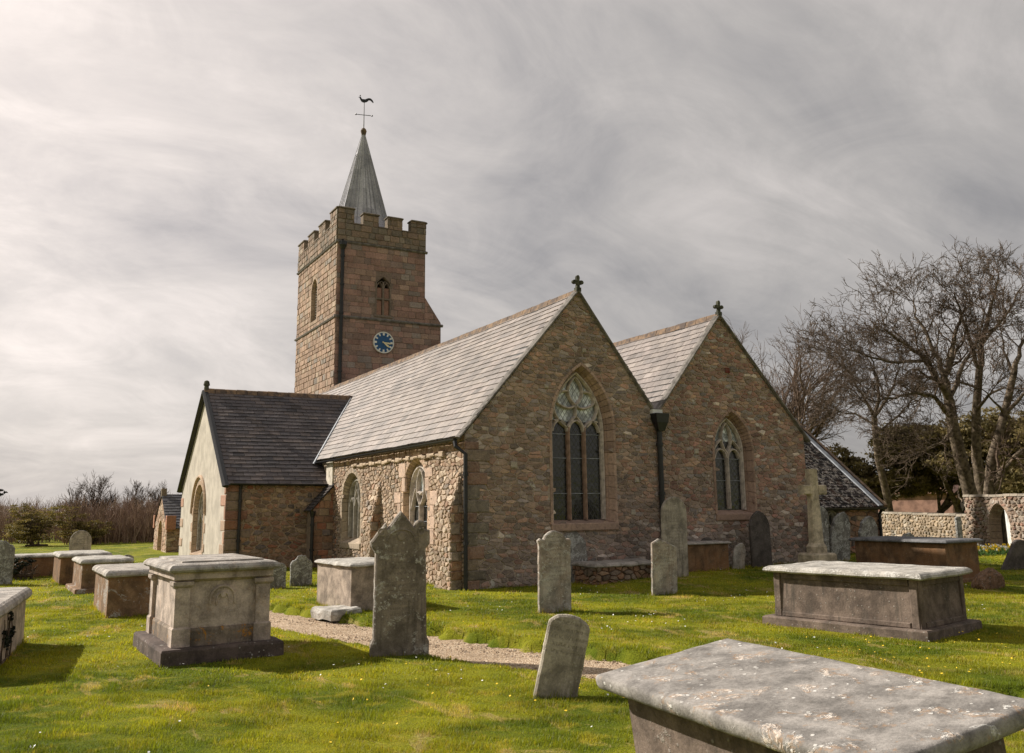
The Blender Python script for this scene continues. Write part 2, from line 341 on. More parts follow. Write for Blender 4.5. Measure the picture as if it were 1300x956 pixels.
def tube(mb, pts, rad, sides=8, c=(1, 1, 1), caps=True, closed=False):
    pts = [Vector(p) for p in pts]; n = len(pts)
    rad = rad if isinstance(rad, (list, tuple)) else [rad]*n
    vs = []; d0 = (pts[1]-pts[0]).normalized()
    a = d0.orthogonal().normalized()
    for i in range(n):
        d = (pts[min(i+1, n-1)]-pts[max(i-1, 0)])
        d = d.normalized() if d.length > 1e-9 else d0
        a = (a-d*a.dot(d)); a = a.normalized() if a.length > 1e-6 else d.orthogonal().normalized()
        b = d.cross(a)
        for k in range(sides):
            th = 2*math.pi*k/sides; vs.append(pts[i]+(a*math.cos(th)+b*math.sin(th))*rad[i])
    fs = [(i*sides+k, i*sides+(k+1) % sides, (i+1)*sides+(k+1) % sides, (i+1)*sides+k) for i in range(n-1) for k in range(sides)]
    if caps: fs += [tuple(range(sides))[::-1], tuple((n-1)*sides+k for k in range(sides))]
    mb.add(vs, fs, c)
def lerp(a, b, t_): return a+(b-a)*t_
def cmul(c, k): return tuple(min(1.2, x*k) for x in c)

# ---- 2D helpers
def clip(poly, px, py, nx, ny):
    """keep the side where (p-P).n <= 0"""
    out = []; n = len(poly)
    for i in range(n):
        a = poly[i]; b = poly[(i+1) % n]
        da = (a[0]-px)*nx+(a[1]-py)*ny; db = (b[0]-px)*nx+(b[1]-py)*ny
        if da <= 0: out.append(a)
        if (da < 0 < db) or (db < 0 < da):
            q = da/(da-db); out.append((a[0]+(b[0]-a[0])*q, a[1]+(b[1]-a[1])*q))
    return out
def parea(p): return .5*sum(p[i][0]*p[(i+1) % len(p)][1]-p[(i+1) % len(p)][0]*p[i][1] for i in range(len(p)))
def arch(cu, a, sill, spring, apex, seg=12):
    """pointed-arch outline, counter-clockwise from bottom left"""
    H = apex-spring; r = (a*a+H*H)/(2*a); pts = [(cu-a, sill), (cu+a, sill)]
    th1 = math.asin(min(1, H/r)) if r >= a else math.pi/2
    if H < a: r = a; th1 = math.pi/2
    for i in range(seg+1):
        th = th1*i/seg; pts.append((cu+a-r+r*math.cos(th), spring+(r*math.sin(th) if H >= a else H*math.sin(th))))
    for i in range(seg, -1, -1):
        th = th1*i/seg
        if i == seg: continue
        pts.append((cu-a+r-r*math.cos(th), spring+(r*math.sin(th) if H >= a else H*math.sin(th))))
    return pts
def inside(poly, p, grow=0):
    n = len(poly)
    for i in range(n):
        a = poly[i]; b = poly[(i+1) % n]; ex, ey = b[0]-a[0], b[1]-a[1]; L = math.hypot(ex, ey)
        if L < 1e-9: continue
        if (ex*(p[1]-a[1])-ey*(p[0]-a[0]))/L < -grow: return False
    return True

def backing(mb, fr, poly, holes, n=-.012, c=(.3, .25, .2), mi=0):
    loops = [[Vector((p[0], p[1], 0)) for p in poly]]+[[Vector((p[0], p[1], 0)) for p in h[::-1]] for h in holes]
    flat = [p for l in loops for p in l]
    tr = tessellate_polygon(loops)
    vs = [fr(p.x, p.y, n) for p in flat]; fs = []
    for a, b, cc in tr:
        A, B, Cc = flat[a], flat[b], flat[cc]
        s = (B-A).cross(Cc-A).z
        fs.append((a, b, cc) if s > 0 else (a, cc, b))
    mb.add(vs, fs, c, mi)

def put_stone(mb, fr, poly, depth, colr, rnd, inset=.22, n0=-.012):
    n = len(poly)
    if n < 3 or abs(parea(poly)) < .0012: return
    cx = sum(p[0] for p in poly)/n; cy = sum(p[1] for p in poly)/n
    q = []
    for i in range(n):
        a, b = poly[i], poly[(i+1) % n]
        q.append((a[0]*.9+b[0]*.1, a[1]*.9+b[1]*.1)); q.append((a[0]*.1+b[0]*.9, a[1]*.1+b[1]*.9))
    m = len(q); tu, tv = rnd.uniform(-.25, .25)*depth, rnd.uniform(-.25, .25)*depth
    ex = max(abs(p[0]-cx) for p in q)+1e-6; ey = max(abs(p[1]-cy) for p in q)+1e-6
    vs = [fr(a, b, n0) for a, b in q]
    k = 1-inset
    for a, b in q:
        a2, b2 = cx+(a-cx)*k, cy+(b-cy)*k
        vs.append(fr(a2, b2, n0+depth*.85+tu*(a-cx)/ex+tv*(b-cy)/ey+rnd.uniform(-.1, .1)*depth))
    vs.append(fr(cx, cy, n0+depth*.92))
    fs = [(i, (i+1) % m, m+(i+1) % m, m+i) for i in range(m)]+[(m+i, m+(i+1) % m, 2*m) for i in range(m)]
    mb.add(vs, fs, colr)

def rubble(mb, fr, poly, holes, sw, sh, palette, depth=.03, gap=.012, jit=.42, seed=1, zone=None, inset=.13):
    rnd = random.Random(seed)
    u0 = min(p[0] for p in poly)-sw; u1 = max(p[0] for p in poly)+sw; v0 = min(p[1] for p in poly)-sh; v1 = max(p[1] for p in poly)+sh
    nu, nv = int((u1-u0)/sw)+2, int((v1-v0)/sh)+2; k = sh/sw
    P = {}
    for j in range(nv):
        for i in range(nu):
            ju = rnd.uniform(-jit, jit); jv = rnd.uniform(-jit, jit)*.75
            if rnd.random() < .16: continue
            P[i, j] = ((i+.5*(j % 2)+ju)*sh, (j+jv)*sh)
    n_ = len(poly)
    for j in range(1, nv-1):
        for i in range(1, nu-1):
            if (i, j) not in P: continue
            x, y = P[i, j]; u, v = u0+x/k, v0+y
            if not inside(poly, (u, v), sw*.6): continue
            if any(inside(h, (u, v), -.01) for h in holes): continue
            if rnd.random() < .0: continue
            cell = [(x-2*sh, y-2*sh), (x+2*sh, y-2*sh), (x+2*sh, y+2*sh), (x-2*sh, y+2*sh)]
            for dj in (-2, -1, 0, 1, 2):
                for di in (-2, -1, 0, 1, 2):
                    if (di or dj) and (i+di, j+dj) in P:
                        qx, qy = P[i+di, j+dj]; dx, dy = qx-x, qy-y; L = math.hypot(dx, dy)
                        if L > 3.2*sh or L < 1e-6: continue
                        cell = clip(cell, (x+qx)/2-dx/L*gap/2, (y+qy)/2-dy/L*gap/2, dx/L, dy/L)
                        if len(cell) < 3: break
                if len(cell) < 3: break
            if len(cell) < 3: continue
            cell = [(u0+a/k, v0+b) for a, b in cell]
            for q in range(n_):
                a = poly[q]; b = poly[(q+1) % n_]; ex, ey = b[0]-a[0], b[1]-a[1]; L = math.hypot(ex, ey)
                cell = clip(cell, a[0], a[1], ey/L, -ex/L)
                if len(cell) < 3: break
            if len(cell) < 3: continue
            for h in holes:
                if max(abs(u-h[0][0]), abs(u-h[1][0])) > (h[1][0]-h[0][0])+3*sw: continue
                best = None
                for q in range(len(h)):
                    a = h[q]; b = h[(q+1) % len(h)]; ex, ey = b[0]-a[0], b[1]-a[1]; L2 = ex*ex+ey*ey
                    if L2 < 1e-9: continue
                    tt = max(0, min(1, ((u-a[0])*ex+(v-a[1])*ey)/L2)); px, py = a[0]+ex*tt, a[1]+ey*tt
                    d = math.hypot(u-px, v-py)
                    if best is None or d < best[0]: best = (d, px, py)
                d, px, py = best
                if d > 1e-5 and d < 2*sw: cell = clip(cell, px, py, -(u-px)/d, -(v-py)/d)
                if len(cell) < 3: break
            if len(cell) < 3: continue
            pal = zone(u, v) if zone else palette
            ws = [p_[0] for p_ in pal]; cc = rnd.choices(pal, ws)[0][1]
            cc = cmul(cc, rnd.uniform(.66, 1.34))
            put_stone(mb, fr, cell, depth*rnd.uniform(.7, 1.3), cc, rnd, inset)

def ashlar(mb, fr, poly, holes, bw, bh, palette, depth=.02, gap=.012, seed=1, zone=None, inset=.1):
    rnd = random.Random(seed)
    u0 = min(p[0] for p in poly); u1 = max(p[0] for p in poly); v = min(p[1] for p in poly); v1 = max(p[1] for p in poly); n_ = len(poly)
    while v < v1:
        h_ = bh*rnd.uniform(.78, 1.3); u = u0-rnd.uniform(0, bw)
        while u < u1:
            w_ = bw*rnd.uniform(.55, 1.5)
            J = lambda: rnd.uniform(-.006, .006)
            cell = [(u+gap/2+J(), v+gap/2+J()), (u+w_-gap/2+J(), v+gap/2+J()), (u+w_-gap/2+J(), v+h_-gap/2+J()), (u+gap/2+J(), v+h_-gap/2+J())]
            cu, cv = u+w_/2, v+h_/2; ok = True
            for q in range(n_):
                a = poly[q]; b = poly[(q+1) % n_]; ex, ey = b[0]-a[0], b[1]-a[1]; L = math.hypot(ex, ey)
                cell = clip(cell, a[0], a[1], ey/L, -ex/L)
                if len(cell) < 3: ok = False; break
            if ok:
                parts = [cell]
                for h in holes:
                    hu0, hu1 = min(p[0] for p in h), max(p[0] for p in h); hv0, hv1 = min(p[1] for p in h), max(p[1] for p in h)
                    if u+w_ < hu0 or u > hu1 or v+h_ < hv0 or v > hv1: continue
                    if inside(h, (cu, cv)) and w_ < (hu1-hu0)*.9: parts = []; break
                    L_ = clip(cell, hu0, 0, 1, 0); R_ = clip(cell, hu1, 0, -1, 0); T_ = clip(clip(clip(cell, 0, hv1-.25, 0, -1), hu0, 0, -1, 0), hu1, 0, 1, 0)
                    parts = [p for p in (L_, R_) if len(p) > 2]
                pal = zone(cu, cv) if zone else palette
                cc = cmul(rnd.choices(pal, [p_[0] for p_ in pal])[0][1], rnd.uniform(.75, 1.22))
                for p in parts: put_stone(mb, fr, p, depth*rnd.uniform(.6, 1.3), cc, rnd, inset)
            u += w_
        v += h_

def surround(mb, fr, outer, inner, band, rev, c, seed=1, blk=.26, proud=.018):
    """dressed blocks round an opening: band on the wall face and splayed reveal back to the glass"""
    rnd = random.Random(seed); n = len(outer)
    def off(i):
        a, b, cc = outer[i-1], outer[i], outer[(i+1) % n]
        e1 = (b[0]-a[0], b[1]-a[1]); e2 = (cc[0]-b[0], cc[1]-b[1]); L1 = math.hypot(*e1); L2 = math.hypot(*e2)
        nx = e1[1]/L1+e2[1]/L2; ny = -e1[0]/L1-e2[0]/L2; L = math.hypot(nx, ny)
        k = band/max(.5, math.cos(math.acos(max(-1, min(1, (e1[0]*e2[0]+e1[1]*e2[1])/(L1*L2))))/2))
        return (b[0]+nx/L*k, b[1]+ny/L*k)
    OF = [off(i) for i in range(n)]
    for i in range(n):
        j = (i+1) % n
        L = math.hypot(outer[j][0]-outer[i][0], outer[j][1]-outer[i][1]); m = max(1, round(L/blk)) if i != 0 else max(1, round(L/(blk*2)))
        for k in range(m):
            t0, t1 = k/m, (k+1)/m; g = .006/max(L, .02); g = min(g, .1/m)
            t0 += g; t1 -= g
            P = lambda A, t_: (lerp(A[i][0], A[j][0], t_), lerp(A[i][1], A[j][1], t_))
            colr = cmul(c, rnd.uniform(.78, 1.2)); pr = proud+rnd.uniform(-.004, .004)
            ring = []
            for t_ in (t0, t1):
                o2, o1, ii = P(OF, t_), P(outer, t_), P(inner, t_)
                mid = (lerp(o1[0], ii[0], .45), lerp(o1[1], ii[1], .45))
                ring.append([fr(*o2, -.02), fr(*o2, pr-.006), fr(*o1, pr), fr(lerp(o1[0], mid[0], .12), lerp(o1[1], mid[1], .12), pr-.012), fr(*mid, -rev*.45), fr(*mid, -rev*.55), fr(*ii, -rev)])
            q = len(ring[0]); vs = ring[0]+ring[1]; fs = [(s, s+1, q+s+1, q+s) for s in range(q-1)]
            fs += [tuple(range(q)), tuple(range(2*q-1, q-1, -1))]
            mb.add(vs, fs, colr)
def bar2(mb, fr, pts, w, n0, n1, c=(1, 1, 1)):
    """chamfered stone bar along a 2-D polyline in the wall plane"""
    n = len(pts); ring = []
    for i in range(n):
        a = pts[max(i-1, 0)]; b = pts[min(i+1, n-1)]; dx, dy = b[0]-a[0], b[1]-a[1]; L = math.hypot(dx, dy) or 1
        nx, ny = -dy/L, dx/L; u, v = pts[i]; h = w/2
        ring += [fr(u-nx*h, v-ny*h, n0), fr(u-nx*h, v-ny*h, lerp(n0, n1, .55)), fr(u-nx*h*.35, v-ny*h*.35, n1), fr(u+nx*h*.35, v+ny*h*.35, n1), fr(u+nx*h, v+ny*h, lerp(n0, n1, .55)), fr(u+nx*h, v+ny*h, n0)]
    fs = [(i*6+k, i*6+k+1, (i+1)*6+k+1, (i+1)*6+k) for i in range(n-1) for k in range(5)]
    fs += [tuple(range(6)), tuple(range((n-1)*6+5, (n-1)*6-1, -1))]
    mb.add(ring, fs, c)
def bez(p0, p1, p2, p3=None, n=9):
    out = []
    for i in range(n+1):
        t_ = i/n
        if p3 is None: x = [(1-t_)**2*p0[k]+2*t_*(1-t_)*p1[k]+t_*t_*p2[k] for k in (0, 1)]
        else: x = [(1-t_)**3*p0[k]+3*t_*(1-t_)**2*p1[k]+3*t_*t_*(1-t_)*p2[k]+t_**3*p3[k] for k in (0, 1)]
        out.append(tuple(x))
    return out
def slates(mb, fr, L, H, expo, wid, cols, seed=1, thick=.017, poly=None, mi=0):
    """slate courses: fr U along the eaves, V up the slope"""
    rnd = random.Random(seed); rows = int(H/expo)+1
    e = expo
    for r in range(rows):
        v0 = r*e; v1 = min(v0+e*1.06, H)
        if v0 >= H: break
        u = -(wid*.5 if r % 2 else 0)+rnd.uniform(-.02, .02)
        while u < L:
            a, b = max(u, 0)+.005, min(u+wid, L)-.005; u += wid
            if b-a < .03: continue
            if poly and not inside(poly, ((a+b)/2, (v0+v1)/2)): continue
            dv = rnd.uniform(-.006, .006); dn = rnd.uniform(0, .006); tw = rnd.uniform(-.003, .003)
            c = cmul(cols[rnd.randrange(len(cols))], rnd.uniform(.92, 1.08)); sg = lambda uu, vv: .022*noise.noise(Vector((uu*.45, vv*.6, seed)))+.008*noise.noise(Vector((uu*1.7, vv*1.7, seed)))
            if rnd.random() < .006: dv -= rnd.uniform(.02, .06)
            if rnd.random() < .02: c = cmul(c, rnd.choice((.6, 1.3)))
            s0, s1_, s2_, s3_ = sg(a, v0), sg(b, v0), sg(b, v1), sg(a, v1)
            p = [fr(a, v0+dv, .004+s0-.02), fr(b, v0+dv, .004+s1_-.02), fr(b, v1, s2_), fr(a, v1, s3_),
                 fr(a, v0+dv, .004+thick+dn-tw+s0), fr(b, v0+dv, .004+thick+dn+tw+s1_), fr(b, v1, .003+s2_), fr(a, v1, .003+s3_)]
            mb.add(p, [(4, 5, 6, 7), (0, 1, 5, 4), (1, 2, 6, 5), (3, 0, 4, 7)], c, mi)
def dup(root, loc, rz=0.0, scale=1.0, label=None, group=None):
    r = root.copy(); col.objects.link(r); r.location = loc; r.rotation_euler = (0, 0, rz); r.scale = (scale,)*3
    if label: r['label'] = label
    if group: r['group'] = group
    for ch in list(root.children):
        c = ch.copy(); col.objects.link(c); c.parent = r
        for g in ch.children:
            d = g.copy(); col.objects.link(d); d.parent = c
    return r

# ------------------------------------------------------------------ terrain
PATH = np.array([(-6.0, 22), (-5.6, 14), (-5.25, 6), (-4.95, 2), (-4.45, -1.3), (-3.72, -4.2), (-2.95, -6.6), (-2.2, -8.5), (-1.2, -11), (0.6, -14), (4, -18)])
def sst(x, a, b): q = np.clip((x-a)/(b-a), 0, 1); return q*q*(3-2*q)
def path_d(x, y):
    x = np.asarray(x, float); y = np.asarray(y, float); best = np.full(x.shape, 1e9); sg = np.zeros(x.shape)
    for i in range(len(PATH)-1):
        a, b = PATH[i], PATH[i+1]; e = b-a; L2 = e@e
        q = np.clip(((x-a[0])*e[0]+(y-a[1])*e[1])/L2, 0, 1); px, py = a[0]+e[0]*q, a[1]+e[1]*q
        d = np.hypot(x-px, y-py); s = np.sign(e[0]*(y-py)-e[1]*(x-px)); m = d < best; best = np.where(m, d, best); sg = np.where(m, s, sg)
    return best*sg          # positive on the church side
def wav(x, y):
    return (np.sin(x*1.7+y*.6)+np.sin(y*2.1-x*.9+1)+np.sin(x*3.9+2+y*1.3)*.5+np.sin(y*4.3+x*2.2)*.5)/3
def ground_z(x, y):
    x = np.asarray(x, float); y = np.asarray(y, float); d = path_d(x, y)
    near = sst(-y, 0, 1)*0
    ed = .06*np.sin(x*7+y*3)+.05*np.sin(y*11-x*5)+.03*np.sin(x*23+y*17)
    ch = -.16+.15*sst(d+1.3*ed, .58, .72); nr = -.16+.10*sst(-d+ed, .48, .78)
    z = np.where(d > 0, ch, nr)
    far = sst(y, 18, 24); z = z*(1-far)
    z = z+.15*sst(x, 1.5, 5)*sst(y, -5, -1)*(1-far)+.012*wav(x, y)*sst(np.abs(d), .7, 1.4)
    return z
def gz(x, y): return float(ground_z(np.array([x]), np.array([y]))[0])

def grid_mesh(name, xs, ys, zf, mat, smooth=True):
    X, Y = np.meshgrid(xs, ys); Z = zf(X, Y); nx, ny = len(xs), len(ys)
    me = bpy.data.meshes.new(name); V = np.stack([X.ravel(), Y.ravel(), Z.ravel()], 1).astype(np.float32)
    i = np.arange((ny-1)*(nx-1)); r = i//(nx-1); c = i % (nx-1); a = r*nx+c
    Fc = np.stack([a, a+1, a+nx+1, a+nx], 1).astype(np.int32)
    me.vertices.add(len(V)); me.vertices.foreach_set('co', V.ravel()); me.loops.add(Fc.size); me.loops.foreach_set('vertex_index', Fc.ravel())
    me.polygons.add(len(Fc)); me.polygons.foreach_set('loop_start', np.arange(0, Fc.size, 4)); me.polygons.foreach_set('loop_total', np.full(len(Fc), 4))
    me.polygons.foreach_set('use_smooth', np.full(len(Fc), smooth)); me.update(); me.validate()
    me.materials.append(M_[mat]); o = bpy.data.objects.new(name, me); col.objects.link(o); return o
def axis(lo, hi, st, far):
    core = list(np.arange(lo, hi+st/2, st)); out = []; q = st; x = hi
    while x < far: q *= 1.35; x += q; out.append(x)
    q = st; x = lo; inn = []
    while x > -far: q *= 1.35; x -= q; inn.append(x)
    return np.array(inn[::-1]+core+out)
g = grid_mesh('ground', axis(-13, 13, .09, 1500), axis(-17, 12, .09, 1500), ground_z, 'grass'); tag(g, kind='structure')
# gravel path
pp = []
for i in range(len(PATH)-1):
    for q in range(24): pp.append(PATH[i]*(1-q/24)+PATH[i+1]*q/24)
pp = np.array(pp); mb = MB(); W = 9
for i, p in enumerate(pp):
    d = pp[min(i+1, len(pp)-1)]-pp[max(i-1, 0)]; d = d/np.hypot(*d); nn = np.array([-d[1], d[0]])
    for k in range(W):
        q = p+nn*(k/(W-1)-.5)*1.55; mb.v.append(Vector((q[0], q[1], -.135+.006*math.sin(q[0]*5+q[1]*3)+.01*math.cos((k/(W-1)-.5)*3)))); mb.c.append((1, 1, 1))
mb.f = [(i*W+k, i*W+k+1, (i+1)*W+k+1, (i+1)*W+k) for i in range(len(pp)-1) for k in range(W-1)]; mb.m = [0]*len(mb.f)
tag(mb.build('path', 'gravel', smooth=True), kind='structure')
# ------------------------------------------------------------------ church
ch = empty('church', (0, 0, 0), 'old granite parish church with two slate gables and a battlemented tower with a small spire', 'church')
PAL_E = [(5, (0.356, 0.259, 0.205)), (3, (0.282, 0.227, 0.197)), (2.2, (0.415, 0.259, 0.197)), (1.6, (0.332, 0.283, 0.271)), (.35, (0.663, 0.564, 0.508)), (1, (0.464, 0.329, 0.246))]
PAL_E2 = [(4, (0.332, 0.204, 0.163)), (4, (0.332, 0.251, 0.204)), (1.6, (0.315, 0.274, 0.260)), (.35, (0.663, 0.564, 0.504)), (1, (0.448, 0.298, 0.212)), (1.5, (0.398, 0.220, 0.178))]
PAL_LOW = [(3, (0.268, 0.216, 0.188)), (3, (0.336, 0.270, 0.243)), (2, (0.370, 0.240, 0.196)), (.6, (0.604, 0.525, 0.471)), (1, (0.277, 0.247, 0.228))]
PAL_S = [(5, (0.365, 0.265, 0.190)), (4, (0.413, 0.317, 0.236)), (1.2, (0.308, 0.198, 0.137)), (.5, (0.275, 0.238, 0.205)), (.3, (0.211, 0.174, 0.144)), (1.5, (0.462, 0.381, 0.296))]
PAL_BR = [(4, (.30, .19, .12)), (2, (.38, .26, .17)), (1, (.24, .15, .10))]
PAL_T = [(3, (0.300, 0.180, 0.120)), (3, (0.252, 0.186, 0.138)), (2, (0.348, 0.216, 0.132)), (1.2, (0.168, 0.144, 0.132)), (1.2, (0.372, 0.282, 0.192)), (1, (0.360, 0.162, 0.102))]
PAL_TW = [(5, (0.352, 0.222, 0.186)), (4, (0.318, 0.222, 0.186)), (1.2, (0.291, 0.249, 0.227)), (1.2, (0.386, 0.270, 0.213)), (.7, (0.262, 0.195, 0.172))]
PAL_TS = [(4, (0.350, 0.248, 0.184)), (3, (0.313, 0.221, 0.166)), (1.5, (0.386, 0.304, 0.230)), (.8, (0.267, 0.239, 0.212))]
PAL_PAR = [(3, (0.237, 0.181, 0.138)), (2, (0.200, 0.175, 0.144)), (2, (0.263, 0.194, 0.150)), (1, (0.275, 0.237, 0.194))]
PINK = (.40, .285, .225); PALE = (.43, .345, .26)
E_, A1x, A1z, W1, V_, A2x, A2z, W2x, E2_ = 3.22, 2.97, 6.62, 5.15, 3.86, 7.35, 6.46, 10.15, 3.44
FE = Fr((0, 0, 0), (1, 0, 0), (0, 0, 1))
FS = Fr((0, 0, 0), (0, -1, 0), (0, 0, 1))
# --- windows outlines (east)
w1o = arch(3.02, .85, 1.28, 3.42, 4.90); w1i = arch(2.99, .71, 1.36, 3.40, 4.74)
w2o = arch(7.60, .64, 1.42, 3.02, 4.0); w2i = arch(7.57, .49, 1.52, 3.00, 3.83)
p1 = [(0, -.1), (W1, -.1), (W1, V_), (A1x, A1z), (0, E_)]
p2 = [(W1, -.1), (W2x, -.1), (W2x, E2_), (A2x, A2z), (W1, V_)]
def zoneE(u, v):
    if v < 1.15+.2*math.sin(u*3): return PAL_LOW
    return PAL_E if u < 5.6 else PAL_E2
mb = MB(); backing(mb, FE, p1, [w1o], c=(.44, .37, .30)); backing(mb, FE, p2, [w2o], c=(.43, .355, .285))
rubble(mb, FE, p1, [w1o], .19, .082, PAL_E, depth=.020, gap=.009, seed=11, zone=zoneE)
rubble(mb, FE, p2, [w2o], .19, .082, PAL_E2, depth=.020, gap=.009, seed=12, zone=zoneE)
# larger squared quoins at the corner
rq = random.Random(5); v = -.1; k = 0
while v < 3.0:
    h_ = rq.uniform(.2, .32); L_ = .52 if k % 2 else .3
    bbox(mb, FE, .0, L_*rq.uniform(.85, 1.15), v+.006, min(v+h_, 3.05)-.006, -.01, .026, cmul(rq.choice([(.21, .165, .13), (.17, .15, .125), (.24, .15, .115)]), rq.uniform(.8, 1.2)), .015, .006, rq); v += h_; k += 1
fbox(mb, FE, 7.48, 7.62, 5.0, 5.13, 0, .02, (.16, .03, .02))
for (u, v, s) in ((1.1, 2.5, .16), (4.45, 2.2, .12), (4.62, 2.25, .1), (4.3, 1.45, .13), (3.05, 5.2, .11), (6.3, 2.9, .14), (4.0, 4.0, .08), (2.0, 4.3, .1), (8.9, 3.3, .1)):
    bbox(mb, FE, u, u+s, v, v+s*.9, -.01, .034, (.44, .40, .33), .012, .008, rq)
east = mb.build('east_wall', 'rubble', ch)

# --- south wall
sw1o = arch(-2.66, .74, .86, 2.02, 2.82); sw1i = arch(-2.66, .58, .98, 2.0, 2.64)
sw2o = arch(-7.28, .80, .72, 1.85, 2.66); sw2i = arch(-7.28, .62, .86, 1.83, 2.46)
ps = [(-10.6, -.2), (0, -.2), (0, E_), (-10.6, E_)]
def zoneS(u, v):
    if v > 2.88: return PAL_BR
    if u < -8.6 and v < 2.5: return PAL_T
    return PAL_S
mb = MB(); backing(mb, FS, ps, [sw1o, sw2o], c=(.42, .34, .26), n=-.02)
rubble(mb, FS, [(-8.9, -.2), (0, -.2), (0, 2.86), (-8.9, 2.86)], [sw1o, sw2o], .155, .085, PAL_S, depth=.034, gap=.010, jit=.48, seed=21, zone=zoneS, inset=.2)
ashlar(mb, FS, [(-9.0, 2.88), (0, 2.88), (0, 3.2), (-9.0, 3.2)], [], .22, .15, PAL_BR, depth=.035, seed=22, inset=.2)
for q in range(26):   # rough projecting ledge
    u = -7.2+q*.24; bbox(mb, FS, u, u+.235, 2.80+.02*math.sin(q*1.7), 2.88+.02*math.sin(q*2.3), -.01, .075+.015*math.sin(q*3.1), cmul((.50, .39, .28), rq.uniform(.8, 1.15)), .02, .008, rq)
south = mb.build('south_wall', 'rubble_warm', ch)
mb = MB(); fbox(mb, FS, -9.55, -8.95, 2.30, 3.12, -.01, .05, (1, 1, 1)); fbox(mb, FS, -9.35, -9.2, 2.62, 2.78, .05, .056, (.5, .5, .5))
mb.build('cement_patch', 'patch', ch)
# hidden walls so that the building is closed
mb = MB()
def plainwall(pts, c=(.2, .17, .13)): mb.add([Vector(p) for p in pts], [tuple(range(len(pts)))], c)
plainwall([(W2x, 0, -.1), (W2x, 20.5, -.1), (W2x, 20.5, E2_), (W2x, 0, E2_)])
plainwall([(0, 20.5, -.1), (W2x, 20.5, -.1), (W2x, 20.5, E2_), (A2x, 20.5, A2z), (W1, 20.5, V_), (A1x, 20.5, A1z), (0, 20.5, E_)])
plainwall([(0, 10.6, -.1), (0, 20.5, -.1), (0, 20.5, E_), (0, 10.6, E_)])
mb.build('rear_wall', 'rubble', ch)

# --- buttresses on the south wall
def buttress(y0, y1, px, z1, z2, seed, label=None):
    """south wall buttress between y0..y1 projecting px, sloped head from z1 (front) to z2 (wall)"""
    mb = MB(); rnd = random.Random(seed)
    F1 = Fr((-px, y1, 0), (0, -1, 0), (0, 0, 1))
    backing(mb, F1, [(0, -.2), (y1-y0, -.2), (y1-y0, z1), (0, z1)], [], c=(.48, .39, .29))
    rubble(mb, F1, [(0, -.2), (y1-y0, -.2), (y1-y0, z1), (0, z1)], [], .16, .10, PAL_S, depth=.035, gap=.016, seed=seed, inset=.18)
    F2 = Fr((-px, y0, 0), (1, 0, 0), (0, 0, 1)); pl = [(0, -.2), (px, -.2), (px, z2), (0, z1)]
    backing(mb, F2, pl, [], c=(.36, .28, .2)); ashlar(mb, F2, pl, [], .34, .21, [(2, (.34, .19, .12)), (2, (.29, .23, .18)), (1, (.24, .2, .17)), (1, (.38, .27, .19))], depth=.03, seed=seed+1)
    mb.add([Vector(p) for p in ((-px, y1, -.2), (-px, y1, z1), (0, y1, z2), (0, y1, -.2))], [(0, 1, 2, 3)], (.4, .3, .2))
    sl = math.hypot(px, z2-z1); F3 = Fr((-px, y1, z1), (0, -1, 0), (px, 0, z2-z1))
    backing(mb, F3, [(0, 0), (y1-y0, 0), (y1-y0, sl), (0, sl)], [], c=(.48, .4, .3))
    rubble(mb, F3, [(0, 0), (y1-y0, 0), (y1-y0, sl), (0, sl)], [], .2, .13, PAL_S, depth=.04, gap=.016, seed=seed+3, inset=.18)
    return mb.build('buttress', 'rubble_warm', ch)
buttress(.12, .95, .27, 1.62, 2.42, 31); buttress(4.95, 5.65, .27, 1.30, 2.36, 35)
# slated pier in the angle with the transept
mb = MB(); F2 = Fr((-.62, 8.9, 0), (1, 0, 0), (0, 0, 1)); pl = [(0, -.2), (.62, -.2), (.62, 2.34), (0, 1.66)]
backing(mb, F2, pl, [], c=(.30, .24, .18)); ashlar(mb, F2, pl, [], .26, .17, PAL_T, depth=.03, seed=41)
mb.add([Vector(p) for p in ((-.62, 8.9, -.2), (-.62, 8.9, 1.66), (-.62, 9.5, 1.66), (-.62, 9.5, -.2))], [(0, 1, 2, 3)], (.3, .24, .18))
F3 = Fr((-.72, 9.5, 1.60), (0, -1, 0), (.74, 0, .80)); slates(mb, F3, .68, 1.09, .12, .2, [(.05, .05, .055)], 3, .02)
backing(mb, F3, [(0, 0), (.68, 0), (.68, 1.09), (0, 1.09)], [], n=.0, c=(.03, .03, .03))
mb.build('angle_pier', 'tower', ch)

